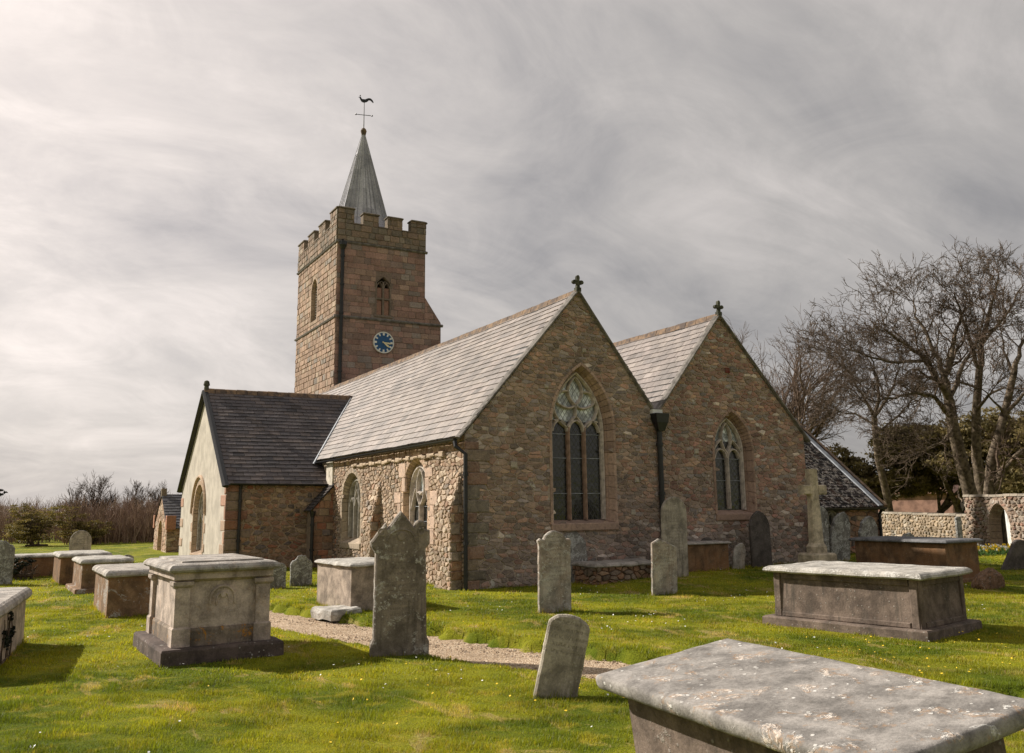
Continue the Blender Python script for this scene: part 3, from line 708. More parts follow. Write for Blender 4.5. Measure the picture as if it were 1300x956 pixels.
# --- window builder
def window(fr, outer, inner, rev, blockc, bars, label=None, band=.07, glassmat='glass', tr='tracery', mull=None, mullmat='mullion', pale=None, saddle=(), hood=None, seed=1, sill=True, blk=.26):
    mb = MB(); surround(mb, fr, outer, inner, band, rev, blockc, seed, blk=blk)
    if sill:
        u0, u1, v0 = outer[0][0]-.06, outer[1][0]+.06, outer[0][1]
        bbox(mb, fr, u0, u1, v0-.16, v0+.01, -.02, .05, cmul(blockc, .95), .02)
    if hood:
        n = len(outer); pts = outer[2:]
        cu = (outer[0][0]+outer[1][0])/2; k = 1.30
        hp = [(cu+(u-cu)*k, hood+(v-hood)*k*.98) for u, v in pts]
        bar2(mb, fr, hp, .10, -.01, .075, cmul(blockc, 1.1))
    wn = mb.build('window', 'dressed', ch)
    if label: wn['label'] = label
    mb = MB(); gi = [(u, v) for u, v in inner]; backing(mb, fr, gi, [], n=-rev+.015)
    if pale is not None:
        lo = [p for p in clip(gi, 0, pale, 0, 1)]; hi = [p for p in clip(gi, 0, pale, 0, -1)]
        mb = MB(); backing(mb, fr, lo, [], n=-rev+.015); backing(mb, fr, hi, [], n=-rev+.017, mi=1)  # lights above this height get the glass with painted sky reflection
        mb.build('glass', [glassmat, 'glass_sky_reflection'], wn)
    else: mb.build('glass', glassmat, wn)
    mb = MB()
    bar2(mb, fr, inner[1:]+[inner[0]], .09, -rev+.01, -rev+.13)
    for b in bars: bar2(mb, fr, b, .058, -rev+.01, -rev+.115)
    mb.build('tracery', tr, wn)
    for u, v0, v1 in (mull or []): mb = MB(); bar2(mb, fr, [(u, v0), (u, v1)], .075, -rev+.01, -rev+.13); mb.build('mullion', mullmat, wn)
    if saddle:
        for v in saddle:
            mb = MB(); tube(mb, [fr(inner[0][0]+.03, v, -rev+.04), fr(inner[1][0]-.03, v, -rev+.04)], .008, 5); mb.build('glazing_bar', 'lead', wn)
    return wn
def mir(c, pts): return [(2*c-u, v) for u, v in pts]
c = 2.98; B = []
K = (c, 3.98)
B.append([(c, 3.70), K])
ves = bez(K, (c-.34, 4.22), (c-.17, 4.52), (c, 4.64)); B += [ves, mir(c, ves)]
lp = bez(K, (c-.16, 3.84), (c-.36, 3.94), (c-.44, 3.98), 8)+bez((c-.44, 3.98), (c-.56, 4.02), (c-.50, 4.16), n=4)[1:]; B += [lp, mir(c, lp)]
up_ = bez((c-.50, 4.16), (c-.46, 4.32), (c-.20, 4.30), n=6); B += [up_, mir(c, up_)]
lo = bez((c-.22, 3.44), (c-.52, 3.60), (c-.62, 3.78), (c-.60, 4.0)); B += [lo, mir(c, lo)]
m1 = bez((c-.22, 3.44), (c-.13, 3.62), (c, 3.72)); B += [m1, mir(c, m1)]
for q in (-.44, 0, .44):
    a1 = bez((c+q-.21, 3.36), (c+q-.17, 3.58), (c+q, 3.62)); B += [a1, mir(c+q, a1)]
lw = bez((c-.22, 3.44), (c-.40, 3.66), (c-.60, 3.60)); B += [lw, mir(c, lw)]
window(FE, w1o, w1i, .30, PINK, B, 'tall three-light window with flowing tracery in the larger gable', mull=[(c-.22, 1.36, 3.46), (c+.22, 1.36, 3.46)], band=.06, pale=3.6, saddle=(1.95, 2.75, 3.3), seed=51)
c = 7.56; B = []
v1 = bez((c, 2.95), (c-.24, 3.20), (c-.20, 3.5), (c, 3.72)); B += [v1, mir(c, v1)]
v2 = bez((c-.44, 3.0), (c-.36, 3.2), (c-.14, 3.30)); B += [v2, mir(c, v2)]
for q in (-.22, .22):
    a1 = bez((c+q-.2, 2.82), (c+q-.16, 3.02), (c+q, 3.05)); B += [a1, mir(c+q, a1)]
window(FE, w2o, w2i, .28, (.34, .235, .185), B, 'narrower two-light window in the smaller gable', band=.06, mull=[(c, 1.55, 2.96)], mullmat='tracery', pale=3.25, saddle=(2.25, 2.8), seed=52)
c = -2.66; B = []
v1 = bez((c, 1.72), (c-.30, 1.95), (c-.28, 2.35), (c, 2.58)); B += [v1, mir(c, v1)]
v2 = bez((c-.55, 1.62), (c-.46, 1.86), (c-.30, 2.12)); B += [v2, mir(c, v2)]
c1 = bez((c, 1.98), (c-.10, 2.06), (c-.22, 2.02), n=5); B += [c1, mir(c, c1)]
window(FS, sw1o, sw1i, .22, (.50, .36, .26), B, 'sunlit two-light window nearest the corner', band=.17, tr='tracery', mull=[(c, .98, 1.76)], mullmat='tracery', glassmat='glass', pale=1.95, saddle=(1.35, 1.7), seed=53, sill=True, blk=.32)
rj = random.Random(2)
for sx in (-1, 1):
    v = .85; k = 0
    while v < 2.45:
        h_ = rj.uniform(.22, .36); w_ = .42 if k % 2 else .22; hw = .74+.14 if v < 1.95 else .60; a = -2.66+sx*hw
        mb = MB(); bbox(mb, FS, min(a, a+sx*w_), max(a, a+sx*w_), v+.006, v+h_-.006, -.02, .028, cmul((.50, .37, .29), rj.uniform(.85, 1.12)), .012, .006, rj); mb.build('jamb_block', 'dressed', ch); v += h_; k += 1
c = -7.28; B = []
for q in (-.41, 0, .41):
    a1 = bez((c+q-.2, 1.62), (c+q-.15, 1.86), (c+q, 1.96)); B += [a1, mir(c+q, a1)]
v1 = bez((c-.2, 1.72), (c-.18, 2.0), (c, 2.2)); B += [v1, mir(c, v1)]
v1 = bez((c-.2, 1.72), (c-.24, 2.1), (c-.02, 2.4)); B += [v1, mir(c, v1)]
window(FS, sw2o, sw2i, .26, (.38, .31, .235), B, 'three-light window beside the transept', band=.15, tr='tracery_grey', mull=[(c-.2, .86, 1.74), (c+.2, .86, 1.74)], mullmat='tracery_grey', glassmat='glass', saddle=(), seed=54)

# --- roofs
SC = [(0.276, 0.241, 0.225), (0.256, 0.227, 0.211), (0.295, 0.260, 0.238), (0.238, 0.213, 0.202)]
SC_SHADED = [(.09, .08, .084), (.105, .093, .095), (.075, .069, .074), (.125, .105, .10)]  # same slates as the nave, darkened to paint in the unlit slope's shade
def roof_plane(fr, L, H, poly=None, **k):
    mb = MB(); p = poly or [(0, 0), (L, 0), (L, H), (0, H)]; backing(mb, fr, p, [], n=-.002, c=(.03, .03, .03)); slates(mb, fr, L, H, poly=poly, **k); return mb
# nave south slope: U runs towards -Y, V up towards the ridge (+X,+Z); normal outward (-X,+Z)
sl1 = (A1z+.03-3.16)/(A1x+.14)
H1 = math.hypot(A1x+.14, A1z+.03-3.16)
fr = Fr((-.14, 20.5, 3.16), (0, -1, 0), (A1x+.14, 0, A1z+.03-3.16))
mb = roof_plane(fr, 20.56, H1, expo=.205, wid=.34, cols=SC, seed=61)
s2 = (A1z+.03-V_)/(W1-A1x)
fr = Fr((W1, -.06, V_), (0, 1, 0), (A1x-W1, 0, A1z+.03-V_))
b2 = roof_plane(fr, 20.56, math.hypot(W1-A1x, A1z+.03-V_), expo=.19, wid=.3, cols=SC, seed=62); mb.add(b2.v, b2.f, b2.c)
# second roof
fr = Fr((W1, 20.5, V_), (0, -1, 0), (A2x-W1, 0, A2z+.03-V_))
b2 = roof_plane(fr, 20.56, math.hypot(A2x-W1, A2z+.03-V_), expo=.205, wid=.34, cols=SC, seed=63)
rf1 = mb.build('roof', 'slate', ch); rf1['label'] = 'long pale slate roof of the larger gable'
fr = Fr((W2x+.14, -.06, E2_-.12), (0, 1, 0), (A2x-W2x-.14, 0, A2z+.03-E2_+.12))
b3 = roof_plane(fr, 20.56, math.hypot(A2x-W2x-.14, A2z+.15-E2_), expo=.19, wid=.3, cols=SC, seed=64); b2.add(b3.v, b3.f, b3.c)
rf2 = b2.build('roof', 'slate', ch); rf2['label'] = 'pale slate roof of the smaller gable'
# ridge tiles
def ridge(p0, p1, parent, mat='ridge', wd=.11, seg=.42, colr=(1, 1, 1), h=.10):
    mb = MB(); p0, p1 = Vector(p0), Vector(p1); d = (p1-p0); L = d.length; d.normalize(); s = d.cross(Vector((0, 0, 1))).normalized(); n = int(L/seg); rr = random.Random(9)
    for i in range(n):
        a = p0+d*(i*seg+.008); b = p0+d*((i+1)*seg-.008); dz = rr.uniform(-.006, .006); vs = []
        for q in (a, b):
            for off, z in ((-wd, -.12), (-wd*.5, h*.3), (0, h*.55), (wd*.5, h*.3), (wd, -.12)): vs.append(q+s*off+Vector((0, 0, z+dz)))
        mb.add(vs, [(k, k+1, k+6, k+5) for k in range(4)]+[(4, 3, 2, 1, 0), (5, 6, 7, 8, 9)], colr)
    return mb.build('ridge', mat, parent)
ridge((A1x, -.05, A1z+.05), (A1x, 20.4, A1z+.05), rf1); ridge((A2x, -.05, A2z+.05), (A2x, 20.4, A2z+.05), rf2)
# verges: thin stone coping following each gable
mb = MB()
def verge(pts, w=.085, n0=-.10, n1=.075, fr=FE): bar2(mb, fr, pts, w, n0, n1)
verge([(-.16, 3.12), (A1x, A1z+.06)]); verge([(A1x, A1z+.06), (W1-.02, V_-.02)]); verge([(W1+.02, V_), (A2x, A2z+.06)]); verge([(A2x, A2z+.06), (W2x+.18, E2_-.14)])
mb.build('verge', 'coping', ch)
mb = MB(); fbox(mb, FE, W1-.16, W1+.14, V_-.02, V_+.08, -.02, .10, (1, 1, 1)); mb.build('valley_lead', 'door', ch)
# gable crosses
def gable_cross(x, y, z, rz, s=1.0):
    t_ = MB(); fr = Fr((x, y, z), (math.cos(rz), math.sin(rz), 0), (0, 0, 1))
    fbox(t_, fr, -.10*s, .10*s, -.06, .06*s, -.09*s, .09*s)
    arm = []
    for k in range(48):
        th = 2*math.pi*k/48; q = abs(math.cos(2*th)); r = (.085+.155*max(0, q-.25)/.75)*s*1.0
        arm.append((r*math.cos(th), .27*s+r*1.12*math.sin(th)))
    vs = [fr(u, v, -.055*s) for u, v in arm]+[fr(u, v, .055*s) for u, v in arm]; n = len(arm)
    t_.add(vs, [(i, (i+1) % n, n+(i+1) % n, n+i) for i in range(n)]); 
    for off, rev in ((n, False), (0, True)):
        b = len(t_.v); cv_ = fr(0, .27*s, .055*s if off else -.055*s); t_.v.append(cv_); t_.c.append((1, 1, 1))
        base = b-2*n
        for i in range(n):
            f_ = (base+off+i, base+off+(i+1) % n, b); 
            base2 = base
            t_.f.append(f_ if not rev else f_[::-1]); t_.m.append(0)
        if not rev:
            n_added = 1
            # keep indices right for the second cap
            base_fix = 1
        for_second = True
        if not rev:
            # second pass needs b-2n-1
            off2 = 0; b2_ = len(t_.v); t_.v.append(fr(0, .27*s, -.055*s)); t_.c.append((1, 1, 1))
            for i in range(n): t_.f.append((base+(i+1) % n, base+i, b2_)); t_.m.append(0)
            break
    return t_.build('gable_cross', 'finial', ch)
gable_cross(A1x, -.02, A1z+.09, 0, .64); gable_cross(A2x, -.02, A2z+.09, 0, .64)
# gutters and downpipes
def pipe(pts, parent, name='downpipe', r=.045, brackets=True):
    mb = MB(); tube(mb, pts, r, 10)
    if brackets:
        p = [Vector(q) for q in pts]; a, b = p[-2], p[-1]; n = max(2, int((a-b).length/1.1))
        for i in range(n):
            q = a.lerp(b, (i+.3)/n); tube(mb, [q+Vector((0, 0, .035)), q-Vector((0, 0, .035))], r*1.35, 10)
    return mb
def gutter(p0, p1, mb, r=.06):
    p0, p1 = Vector(p0), Vector(p1); d = (p1-p0).normalized(); s = d.cross(Vector((0, 0, 1))).normalized(); vs = []
    for q in (p0, p1):
        for k in range(7):
            th = math.pi+math.pi*k/6; vs.append(q+s*(r*math.cos(th))+Vector((0, 0, r*math.sin(th))))
    mb.add(vs, [(k, k+1, k+8, k+7) for k in range(6)]+[tuple(range(7)), tuple(range(13, 6, -1))])
mb = MB(); gutter((-.17, .1, 3.12), (-.17, 10.2, 3.10), mb); gutter((-2.95, 9.33, 2.42), (-.06, 9.33, 2.40), mb); mb.build('gutter', 'iron', ch)
mb = pipe([(-.17, .14, 3.06), (-.17, .10, 2.95), (-.02, -.07, 2.78), (-.03, -.09, -.05)], ch); mb.build('downpipe', 'iron', ch)
mb = pipe([(W1+.03, -.08, 3.45), (W1+.03, -.08, -.05)], ch, r=.065)
for z0, z1, a, b_ in ((3.62, 3.84, .17, .20), (3.42, 3.62, .09, .16)):
    vs = [Vector((W1+.03+sx*w_, -.1+sy*w_*.6-.03, z)) for z, w_ in ((z0, a), (z1, b_)) for sx, sy in ((-1, -1), (1, -1), (1, 1), (-1, 1))]
    mb.add(vs, BF)
mb.build('downpipe', 'iron', ch)['label'] = 'thick downpipe with hopper between the two gables'
mb = pipe([(-2.62, 9.36, 2.38), (-2.62, 9.42, 2.25), (-2.62, 9.42, 0)], ch); mb.build('downpipe', 'iron', ch)
mb = pipe([(-.60, 8.86, 1.55), (-.66, 8.80, 1.42), (-.66, 8.80, 0)], ch, r=.05)
tube(mb, [(-.66, 8.8, 1.44), (-.66, 8.8, 1.60)], [.06, .10], 8); mb.build('downpipe', 'iron', ch)

# --- transept
TX0, TY0, TYR, TY1, TE, TR = -3.0, 9.5, 13.5, 17.5, 2.45, 5.56
FT = Fr((TX0, TY0, 0), (1, 0, 0), (0, 0, 1)); pt_ = [(0, -.1), (3.0, -.1), (3.0, TE), (0, TE)]
mb = MB(); backing(mb, FT, pt_, [], c=(.40, .31, .22), n=-.015)
rubble(mb, FT, [(.42, -.1), (3.0, -.1), (3.0, TE), (.42, TE)], [], .23, .115, PAL_T, depth=.035, gap=.024, jit=.45, seed=71)
v = -.1; k = 0; rq = random.Random(8)
while v < TE-.05:
    h_ = rq.uniform(.24, .38); L_ = .66 if k % 2 else .42
    bbox(mb, FT, 0, L_*rq.uniform(.9, 1.2), v+.01, min(v+h_, TE)-.01, -.012, .03, cmul(rq.choice([(.30, .15, .09), (.26, .14, .10), (.22, .17, .13)]), rq.uniform(.85, 1.15)), .02, .01, rq); v += h_; k += 1
mb.build('transept_wall', 'tower', ch)
FG = Fr((TX0, TY0, 0), (0, -1, 0), (0, 0, 1)); W_ = TY1-TY0
two = arch(-4.35, .95, .25, 1.55, 2.5); twi = arch(-4.35, .74, .36, 1.55, 2.28)
gp = [(-W_, -.1), (0, -.1), (0, TE), (-(TYR-TY0), TR), (-W_, TE)]
mb = MB(); backing(mb, FG, gp, [two], n=0.0)
gw = mb.build('rendered_gable', 'render', ch); gw['label'] = 'cream rendered transept gable'
v = 0; k = 0
def quoin(u0, u1, v0, v1, cc): mb = MB(); bbox(mb, FG, u0, u1, v0, v1, -.01, .02, cc, .015, .012, rq); mb.build('quoin', 'dressed', ch)
while v < TE-.1:
    h_ = rq.uniform(.26, .40); L_ = .62 if k % 2 else .22
    cc = cmul(rq.choice([(.36, .22, .16), (.42, .31, .23), (.40, .26, .19)]), rq.uniform(.85, 1.15))
    quoin(-L_*rq.uniform(.8, 1.25), .0, v+.01, min(v+h_, TE)-.01, cc)
    if k % 2: quoin(-W_, -W_+L_*rq.uniform(.8, 1.2), v+.01, min(v+h_, TE)-.01, cmul(cc, 1.05))
    v += h_; k += 1
for q, (v0, v1) in enumerate(((.35, .62), (.95, 1.25), (1.5, 1.75))):
    for sx in (-1, 1): a = -4.35+sx*.98; quoin(min(a, a+sx*.32), max(a, a+sx*.32), v0, v1, cmul((.40, .29, .21), rq.uniform(.85, 1.15)))
c = -4.35; B = []
v1 = bez((c, 1.30), (c-.42, 1.55), (c-.36, 1.95), (c, 2.22)); B += [v1, mir(c, v1)]
v2 = bez((c-.72, 1.25), (c-.55, 1.55), (c-.30, 1.75)); B += [v2, mir(c, v2)]
window(FG, two, twi, .25, (.42, .31, .22), B, 'two-light window in the cream transept gable', band=.13, tr='tracery_grey', mull=[(c, .36, 1.34)], mullmat='tracery_grey', hood=1.55, seed=55)
mb = MB()   # rest of the transept
mb.add([Vector(p) for p in ((TX0, TY1, -.1), (0, TY1, -.1), (0, TY1, TE), (TX0, TY1, TE))], [(3, 2, 1, 0)], (.2, .17, .13)); mb.build('rear_wall', 'rubble', ch)
HT = math.hypot(TYR-TY0+.12, TR+.02-TE+.07); LT = 5.6
fr = Fr((TX0-.14, TY0-.12, TE-.07), (1, 0, 0), (0, TYR-TY0+.12, TR+.09-TE))
mb = roof_plane(fr, LT, HT, expo=.205, wid=.33, cols=SC_SHADED, seed=65)
fr = Fr((TX0-.14+LT, TY1+.12, TE-.07), (-1, 0, 0), (0, TYR-TY1-.12, TR+.09-TE))
b2 = roof_plane(fr, LT, HT, expo=.21, wid=.33, cols=SC_SHADED, seed=66); mb.add(b2.v, b2.f, b2.c)
rf3 = mb.build('roof', 'slate_wings', ch); rf3['label'] = 'slate roof of the transept with shade painted into its colour'
ridge((TX0-.1, TYR, TR+.06), (TX0+LT-.3, TYR, TR+.06), rf3, 'ridge', wd=.12, seg=.35)
mb = MB(); bar2(mb, FG, [(.18, TE-.12), (-(TYR-TY0), TR+.02), (-W_-.18, TE-.12)], .09, -.02, .16); mb.build('verge', 'iron', ch)
mb = MB(); fr = Fr((TX0-.02, TYR, TR+.05), (0, 1, 0), (0, 0, 1)); tube(mb, [fr(0, 0), fr(0, .14), fr(0, .17), fr(0, .22), fr(0, .30), fr(0, .33)], [.09, .075, .11, .10, .08, .02], 10); mb.build('finial', 'finial', ch)
# lead valley between transept and nave roofs
mb = MB(); s1 = (A1z+.03-3.16)/(A1x+.14)
def vx(z): return -.14+(z-3.16)/s1
def vy(z): return TY0-.12+(z-TE+.07)/((TR+.09-TE)/(TYR-TY0+.12))
pa = Vector((vx(3.02), vy(3.02), 3.02)); pb = Vector((vx(5.55), vy(5.55), 5.55)); s_ = Vector((.0, -1, .0)); nn = Vector((-.76, -.1, .64)).normalized()
vs = []
for q in (pa, pb):
    for a, h in ((-.10, .015), (-.09, .05), (.0, .045), (.09, .05), (.10, .015)): vs.append(q+s_*a*1.3+nn*h)
mb.add(vs, [(k, k+1, k+6, k+5) for k in range(4)]); mb.build('valley_lead', 'lead', ch)

# --- tower
TX, TY = 2.93, 18.5; TW, TL, TD = 4.12, 4.90, 6.1
tw = empty('tower', (0, 0, 0)); tw.parent = ch; tw['label'] = 'square battlemented granite tower'
FC = Fr((TX, TY, 0), (1, 0, 0), (0, 0, 1)); FT2 = Fr((TX, TY, 0), (0, -1, 0), (0, 0, 1))
S1, S2 = 13.05, 9.72
bw = arch(2.13, .34, 9.95, 11.2, 11.62, seg=6)
lan = arch(-3.25, .46, 10.1, 11.5, 12.1, seg=8); lani = arch(-3.25, .32, 10.2, 11.45, 11.95, seg=8)
mb = MB()
lowp = [(0, 5), (TL, 5), (TL, S2), (0, S2)]; upp = [(0, S2), (TW, S2), (TW, S1), (0, S1)]; wed = [(TW, S2), (TL, S2), (TL, S2+.12), (TW, 10.95)]
hb = [(1.78, 9.93), (2.48, 9.93), (2.48, 11.45), (2.13, 11.72), (1.78, 11.45)]
backing(mb, FC, lowp, [], c=(.22, .17, .14)); backing(mb, FC, upp, [hb], c=(.22, .17, .14)); backing(mb, FC, wed, [], c=(.22, .17, .14))
ashlar(mb, FC, lowp, [], .42, .235, PAL_TW, depth=.018, gap=.010, seed=81); ashlar(mb, FC, upp, [hb], .42, .235, PAL_TW, depth=.018, gap=.010, seed=82); ashlar(mb, FC, wed, [], .4, .235, PAL_TW, depth=.018, gap=.010, seed=83)
ls = [(-TD, 4), (0, 4), (0, S2), (-TD, S2)]; us = [(-TD, S2), (0, S2), (0, S1), (-TD, S1)]
backing(mb, FT2, ls, [], c=(.30, .24, .18)); backing(mb, FT2, us, [lan], c=(.30, .24, .18))
ashlar(mb, FT2, ls, [], .42, .24, PAL_TS, depth=.03, gap=.012, seed=84, inset=.12); ashlar(mb, FT2, us, [lan], .42, .24, PAL_TS, depth=.03, gap=.012, seed=85, inset=.12)
for pts in ([(TX+TW, TY, 4), (TX+TW, TY+TD, 4), (TX+TW, TY+TD, S1), (TX+TW, TY, S1)], [(TX, TY+TD, 4), (TX, TY+TD, S1), (TX+TW, TY+TD, S1), (TX+TW, TY+TD, 4)],
            [(TX+TL, TY, 4), (TX+TL, TY+2.2, 4), (TX+TL, TY+2.2, S2+.12), (TX+TL, TY, S2+.12)], [(TX+TW, TY, 10.95), (TX+TL, TY, S2+.12), (TX+TL, TY+2.2, S2+.12), (TX+TW, TY+2.2, 10.95)], [(TX+TW, TY+2.2, 4), (TX+TL, TY+2.2, 4), (TX+TL, TY+2.2, S2+.12), (TX+TW, TY+2.2, 10.95)]):
    mb.add([Vector(p) for p in pts], [(0, 1, 2, 3)], (.20, .155, .12))
mb.build('tower_wall', 'tower', tw)
# string courses
mb = MB()
def string(z, x1, h=.12, pr=.09):
    for fr_, u0, u1 in ((FC, -pr, x1+pr), (FT2, -TD-pr, pr)):
        vs = [fr_(u, z+dv, n) for u in (u0, u1) for dv, n in ((-h*.6, -.02), (-h*.5, pr*.6), (0, pr), (h*.5, pr*.2), (h*.5, -.02))]
        mb.add(vs, [(k, 5+k, 5+k+1, k+1) for k in range(4)]+[(4, 3, 2, 1, 0), (5, 6, 7, 8, 9)])
string(S1, TW); mb.build('string_course', 'coping', tw); mb = MB(); string(S2, TL)
mb.build('string_course', 'coping', tw)
# battlements
mb = MB()
PZ, MZ, TH = 13.88, 14.42, .34
sides = [(FC, 0, TW, True), (FT2, -TD, 0, True), (Fr((TX+TW, TY, 0), (0, 1, 0), (0, 0, 1)), 0, TD, False), (Fr((TX+TW, TY+TD, 0), (-1, 0, 0), (0, 0, 1)), 0, TW, False)]
for si, (fr_, u0, u1, clad) in enumerate(sides):
    L = u1-u0; n = 4; mw = .72 if L < 5 else .98; cr = (L-n*mw)/(n-1)
    pr = .03
    fbox(mb, fr_, u0+.01, u1-.01, S1+.02, PZ, -TH, pr, (.17, .14, .10))
    if clad: ashlar(mb, Fr(fr_(0, 0, pr+.012), fr_.U, fr_.V), [(u0, S1+.05), (u1, S1+.05), (u1, PZ), (u0, PZ)], [], .36, .24, PAL_PAR, depth=.03, gap=.014, seed=90+si)
    for k in range(n):
        a = u0+k*(mw+cr); b = a+mw; e = 1 if k in (0, n-1) else 0
        z1 = MZ+(.12 if (k == 0 and si == 0) or (k == n-1 and si == 1) else 0)
        fbox(mb, fr_, a+.012, b-.012, PZ+.002, z1, -TH+.004, pr-.004, (.17, .14, .10))
        ashlar(mb, Fr(fr_(0, 0, pr+.01), fr_.U, fr_.V), [(a, PZ), (b, PZ), (b, z1), (a, z1)], [], .36, .22, PAL_PAR, depth=.03, gap=.012, seed=100+si*5+k)
        cz = z1; vs = []
        for du, z, dn0, dn1 in ((.03, cz, -TH-.03, pr+.06), (.03, cz+.05, -TH-.03, pr+.06), (-.05, cz+.10, -TH+.06, pr-.03)):
            vs += [fr_(a-du, z, dn0), fr_(b+du, z, dn0), fr_(b+du, z, dn1), fr_(a-du, z, dn1)]
        mb.add(vs, [(4*r+i, 4*r+(i+1) % 4, 4*r+4+(i+1) % 4, 4*r+4+i) for r in (0, 1) for i in range(4)]+[(8, 9, 10, 11), (3, 2, 1, 0)], (.15, .13, .10))
        if k < n-1: fbox(mb, fr_, b-.01, b+cr+.01, PZ, PZ+.05, -TH-.02, pr+.045, (.15, .125, .10))
mb.build('battlement', 'tower', tw)
mb = MB(); fbox(mb, FC, .1, TW-.1, 13.2, 13.3, -TD+.1, -.1); mb.build('tower_roof', 'lead', tw)
# belfry opening of the clock side: two lights blocked with pinkish slabs
mb = MB(); fr = FC
backing(mb, fr, hb, [], n=-.25, c=(.03, .025, .02))
for cu in (1.96, 2.30):
    for v0, v1, cc in ((9.95, 10.62, (.34, .20, .15)), (10.72, 11.18, (.30, .18, .14))):
        bbox(mb, fr, cu-.115, cu+.115, v0, v1, -.2, -.06, cc, .01)
mb.build('louvre', 'dressed', tw)
mb = MB(); gc = (.20, .165, .135)
for u0, u1 in ((1.76, 1.83), (2.09, 2.17), (2.43, 2.50)): bbox(mb, fr, u0, u1, 9.9, 11.42, -.2, .02, gc, .012)
bbox(mb, fr, 1.80, 2.46, 10.63, 10.71, -.2, .015, gc, .01); bbox(mb, fr, 1.70, 2.56, 9.84, 9.94, -.2, .04, gc, .012)
for cu in (1.96, 2.30):
    for s_ in (-1, 1): bar2(mb, fr, [(cu+s_*.15, 11.12), (cu+s_*.10, 11.30), (cu, 11.42)], .06, -.2, .01, gc)
bar2(mb, fr, [(1.80, 11.40), (1.95, 11.56), (2.13, 11.70), (2.31, 11.56), (2.46, 11.40)], .09, -.2, .02, gc)
bar2(mb, fr, [(1.96, 11.42), (2.06, 11.47), (2.13, 11.42), (2.20, 11.47), (2.30, 11.42)], .05, -.2, .01, gc)
mb.build('belfry_window', 'tower', tw)
mb = MB(); surround(mb, FT2, lan, lani, .14, .25, (.36, .27, .2), 7); mb.build('lancet', 'dressed', tw)
mb = MB(); backing(mb, FT2, lani, [], n=-.22, c=(.05, .05, .045))
for q in range(14): fbox(mb, FT2, -3.25-.32, -3.25+.32, 10.22+q*.12, 10.26+q*.12, -.2, -.14, (.10, .09, .08))
mb.build('louvre', 'tower', tw)
mb = pipe([(TX+.22, TY-.09, 12.75), (TX+.22, TY-.09, 5.2)], tw, r=.075)
tube(mb, [(TX+.22, TY-.12, 12.65), (TX+.22, TY-.12, 12.85), (TX+.22, TY-.12, 13.0)], [.08, .17, .17], 8); tube(mb, [(TX+.22, TY-.05, 13.1), (TX+.22, TY-.16, 13.0), (TX+.22, TY-.16, 12.9)], .05, 8)
mb.build('downpipe', 'iron', tw)
# clock
ck = empty('clock', FC(2.16, 8.72, .06)); ck.parent = ch; ck['label'] = 'round blue clock with white markers and pale hands'
def disc(mb, fr, r0, r1, n0, n1, seg=48):
    vs = [fr(r*math.cos(2*math.pi*k/seg), r*math.sin(2*math.pi*k/seg), n) for r, n in ((r0, n1), (r1, n1), (r1, n0)) for k in range(seg)]
    f = [(a*seg+k, (a+1)*seg+k, (a+1)*seg+(k+1) % seg, a*seg+(k+1) % seg) for a in (0, 1) for k in range(seg)]
    if r0 == 0:
        f = f[seg:]; vs = vs+[fr(0, 0, n1)]; f += [(3*seg, seg+k, seg+(k+1) % seg) for k in range(seg)]
    mb.add(vs, f)
fk = Fr((0, 0, 0), (1, 0, 0), (0, 0, 1))
mb = MB(); disc(mb, fk, 0, .44, -.05, .0); mb.build('dial', 'clockblue', ck)
mb = MB(); disc(mb, fk, .43, .475, -.05, .02); mb.build('rim', 'clockwhite', ck)
for k in range(12):
    mb = MB(); th = 2*math.pi*k/12; f2 = Fr((0, 0, 0), (math.cos(th), 0, math.sin(th)), (-math.sin(th), 0, math.cos(th)))
    w0, w1_ = (.026, .045) if k % 3 else (.04, .05)
    mb.add([f2(.31, -w0, .006), f2(.425, -w1_, .006), f2(.425, w1_, .006), f2(.31, w0, .006)], [(0, 1, 2, 3)])
    mb.build('hour_mark', 'clockwhite', ck)
for ang, L, wd, nm, n_ in ((-6, .38, .035, 'hand', .016), (-38, .34, .045, 'hand', .024)):
    th = R(ang); f2 = Fr((0, 0, 0), (math.cos(th), 0, math.sin(th)), (-math.sin(th), 0, math.cos(th))); mb = MB()
    o = [(-.06, -wd*.4), (L*.72, -wd), (L, 0), (L*.72, wd), (-.06, wd*.4)]
    mb.add([f2(u, v, n_-.004) for u, v in o]+[f2(u, v, n_) for u, v in o], [(5, 6, 7, 8, 9)]+[(i, (i+1) % 5, 5+(i+1) % 5, 5+i) for i in range(5)]); mb.build(nm, 'gold', ck)
# spire
sp = empty('spire', (4.99, 21.35, 13.3)); sp.parent = ch; sp['label'] = 'slender lead-clad spire'
mb = MB(); NS, Rb, Hs = 8, 1.70, 6.35; rs = random.Random(4)
def sv(th, h, r_off=0): r = (Rb*(1-h/Hs))+.03+r_off; return Vector((r*math.cos(th), r*math.sin(th), h))
for k in range(NS):
    t0, t1 = 2*math.pi*(k+.5)/NS+R(4), 2*math.pi*(k+1.5)/NS+R(4)
    for s_ in range(3):
        for r_ in range(6):
            a0, a1 = s_/3, (s_+1)/3; h0, h1 = Hs*r_/6*.99, Hs*(r_+1)/6*.99
            c_ = cmul((.42, .425, .475), rs.uniform(.75, 1.25))
            P = lambda a, h: sv(t0, h).lerp(sv(t1, h), a)
            mb.add([P(a0, h0), P(a1, h0), P(a1, h1), P(a0, h1)], [(0, 1, 2, 3)], c_)
mb.build('lead_sheets', 'spirelead', sp)
mb = MB()
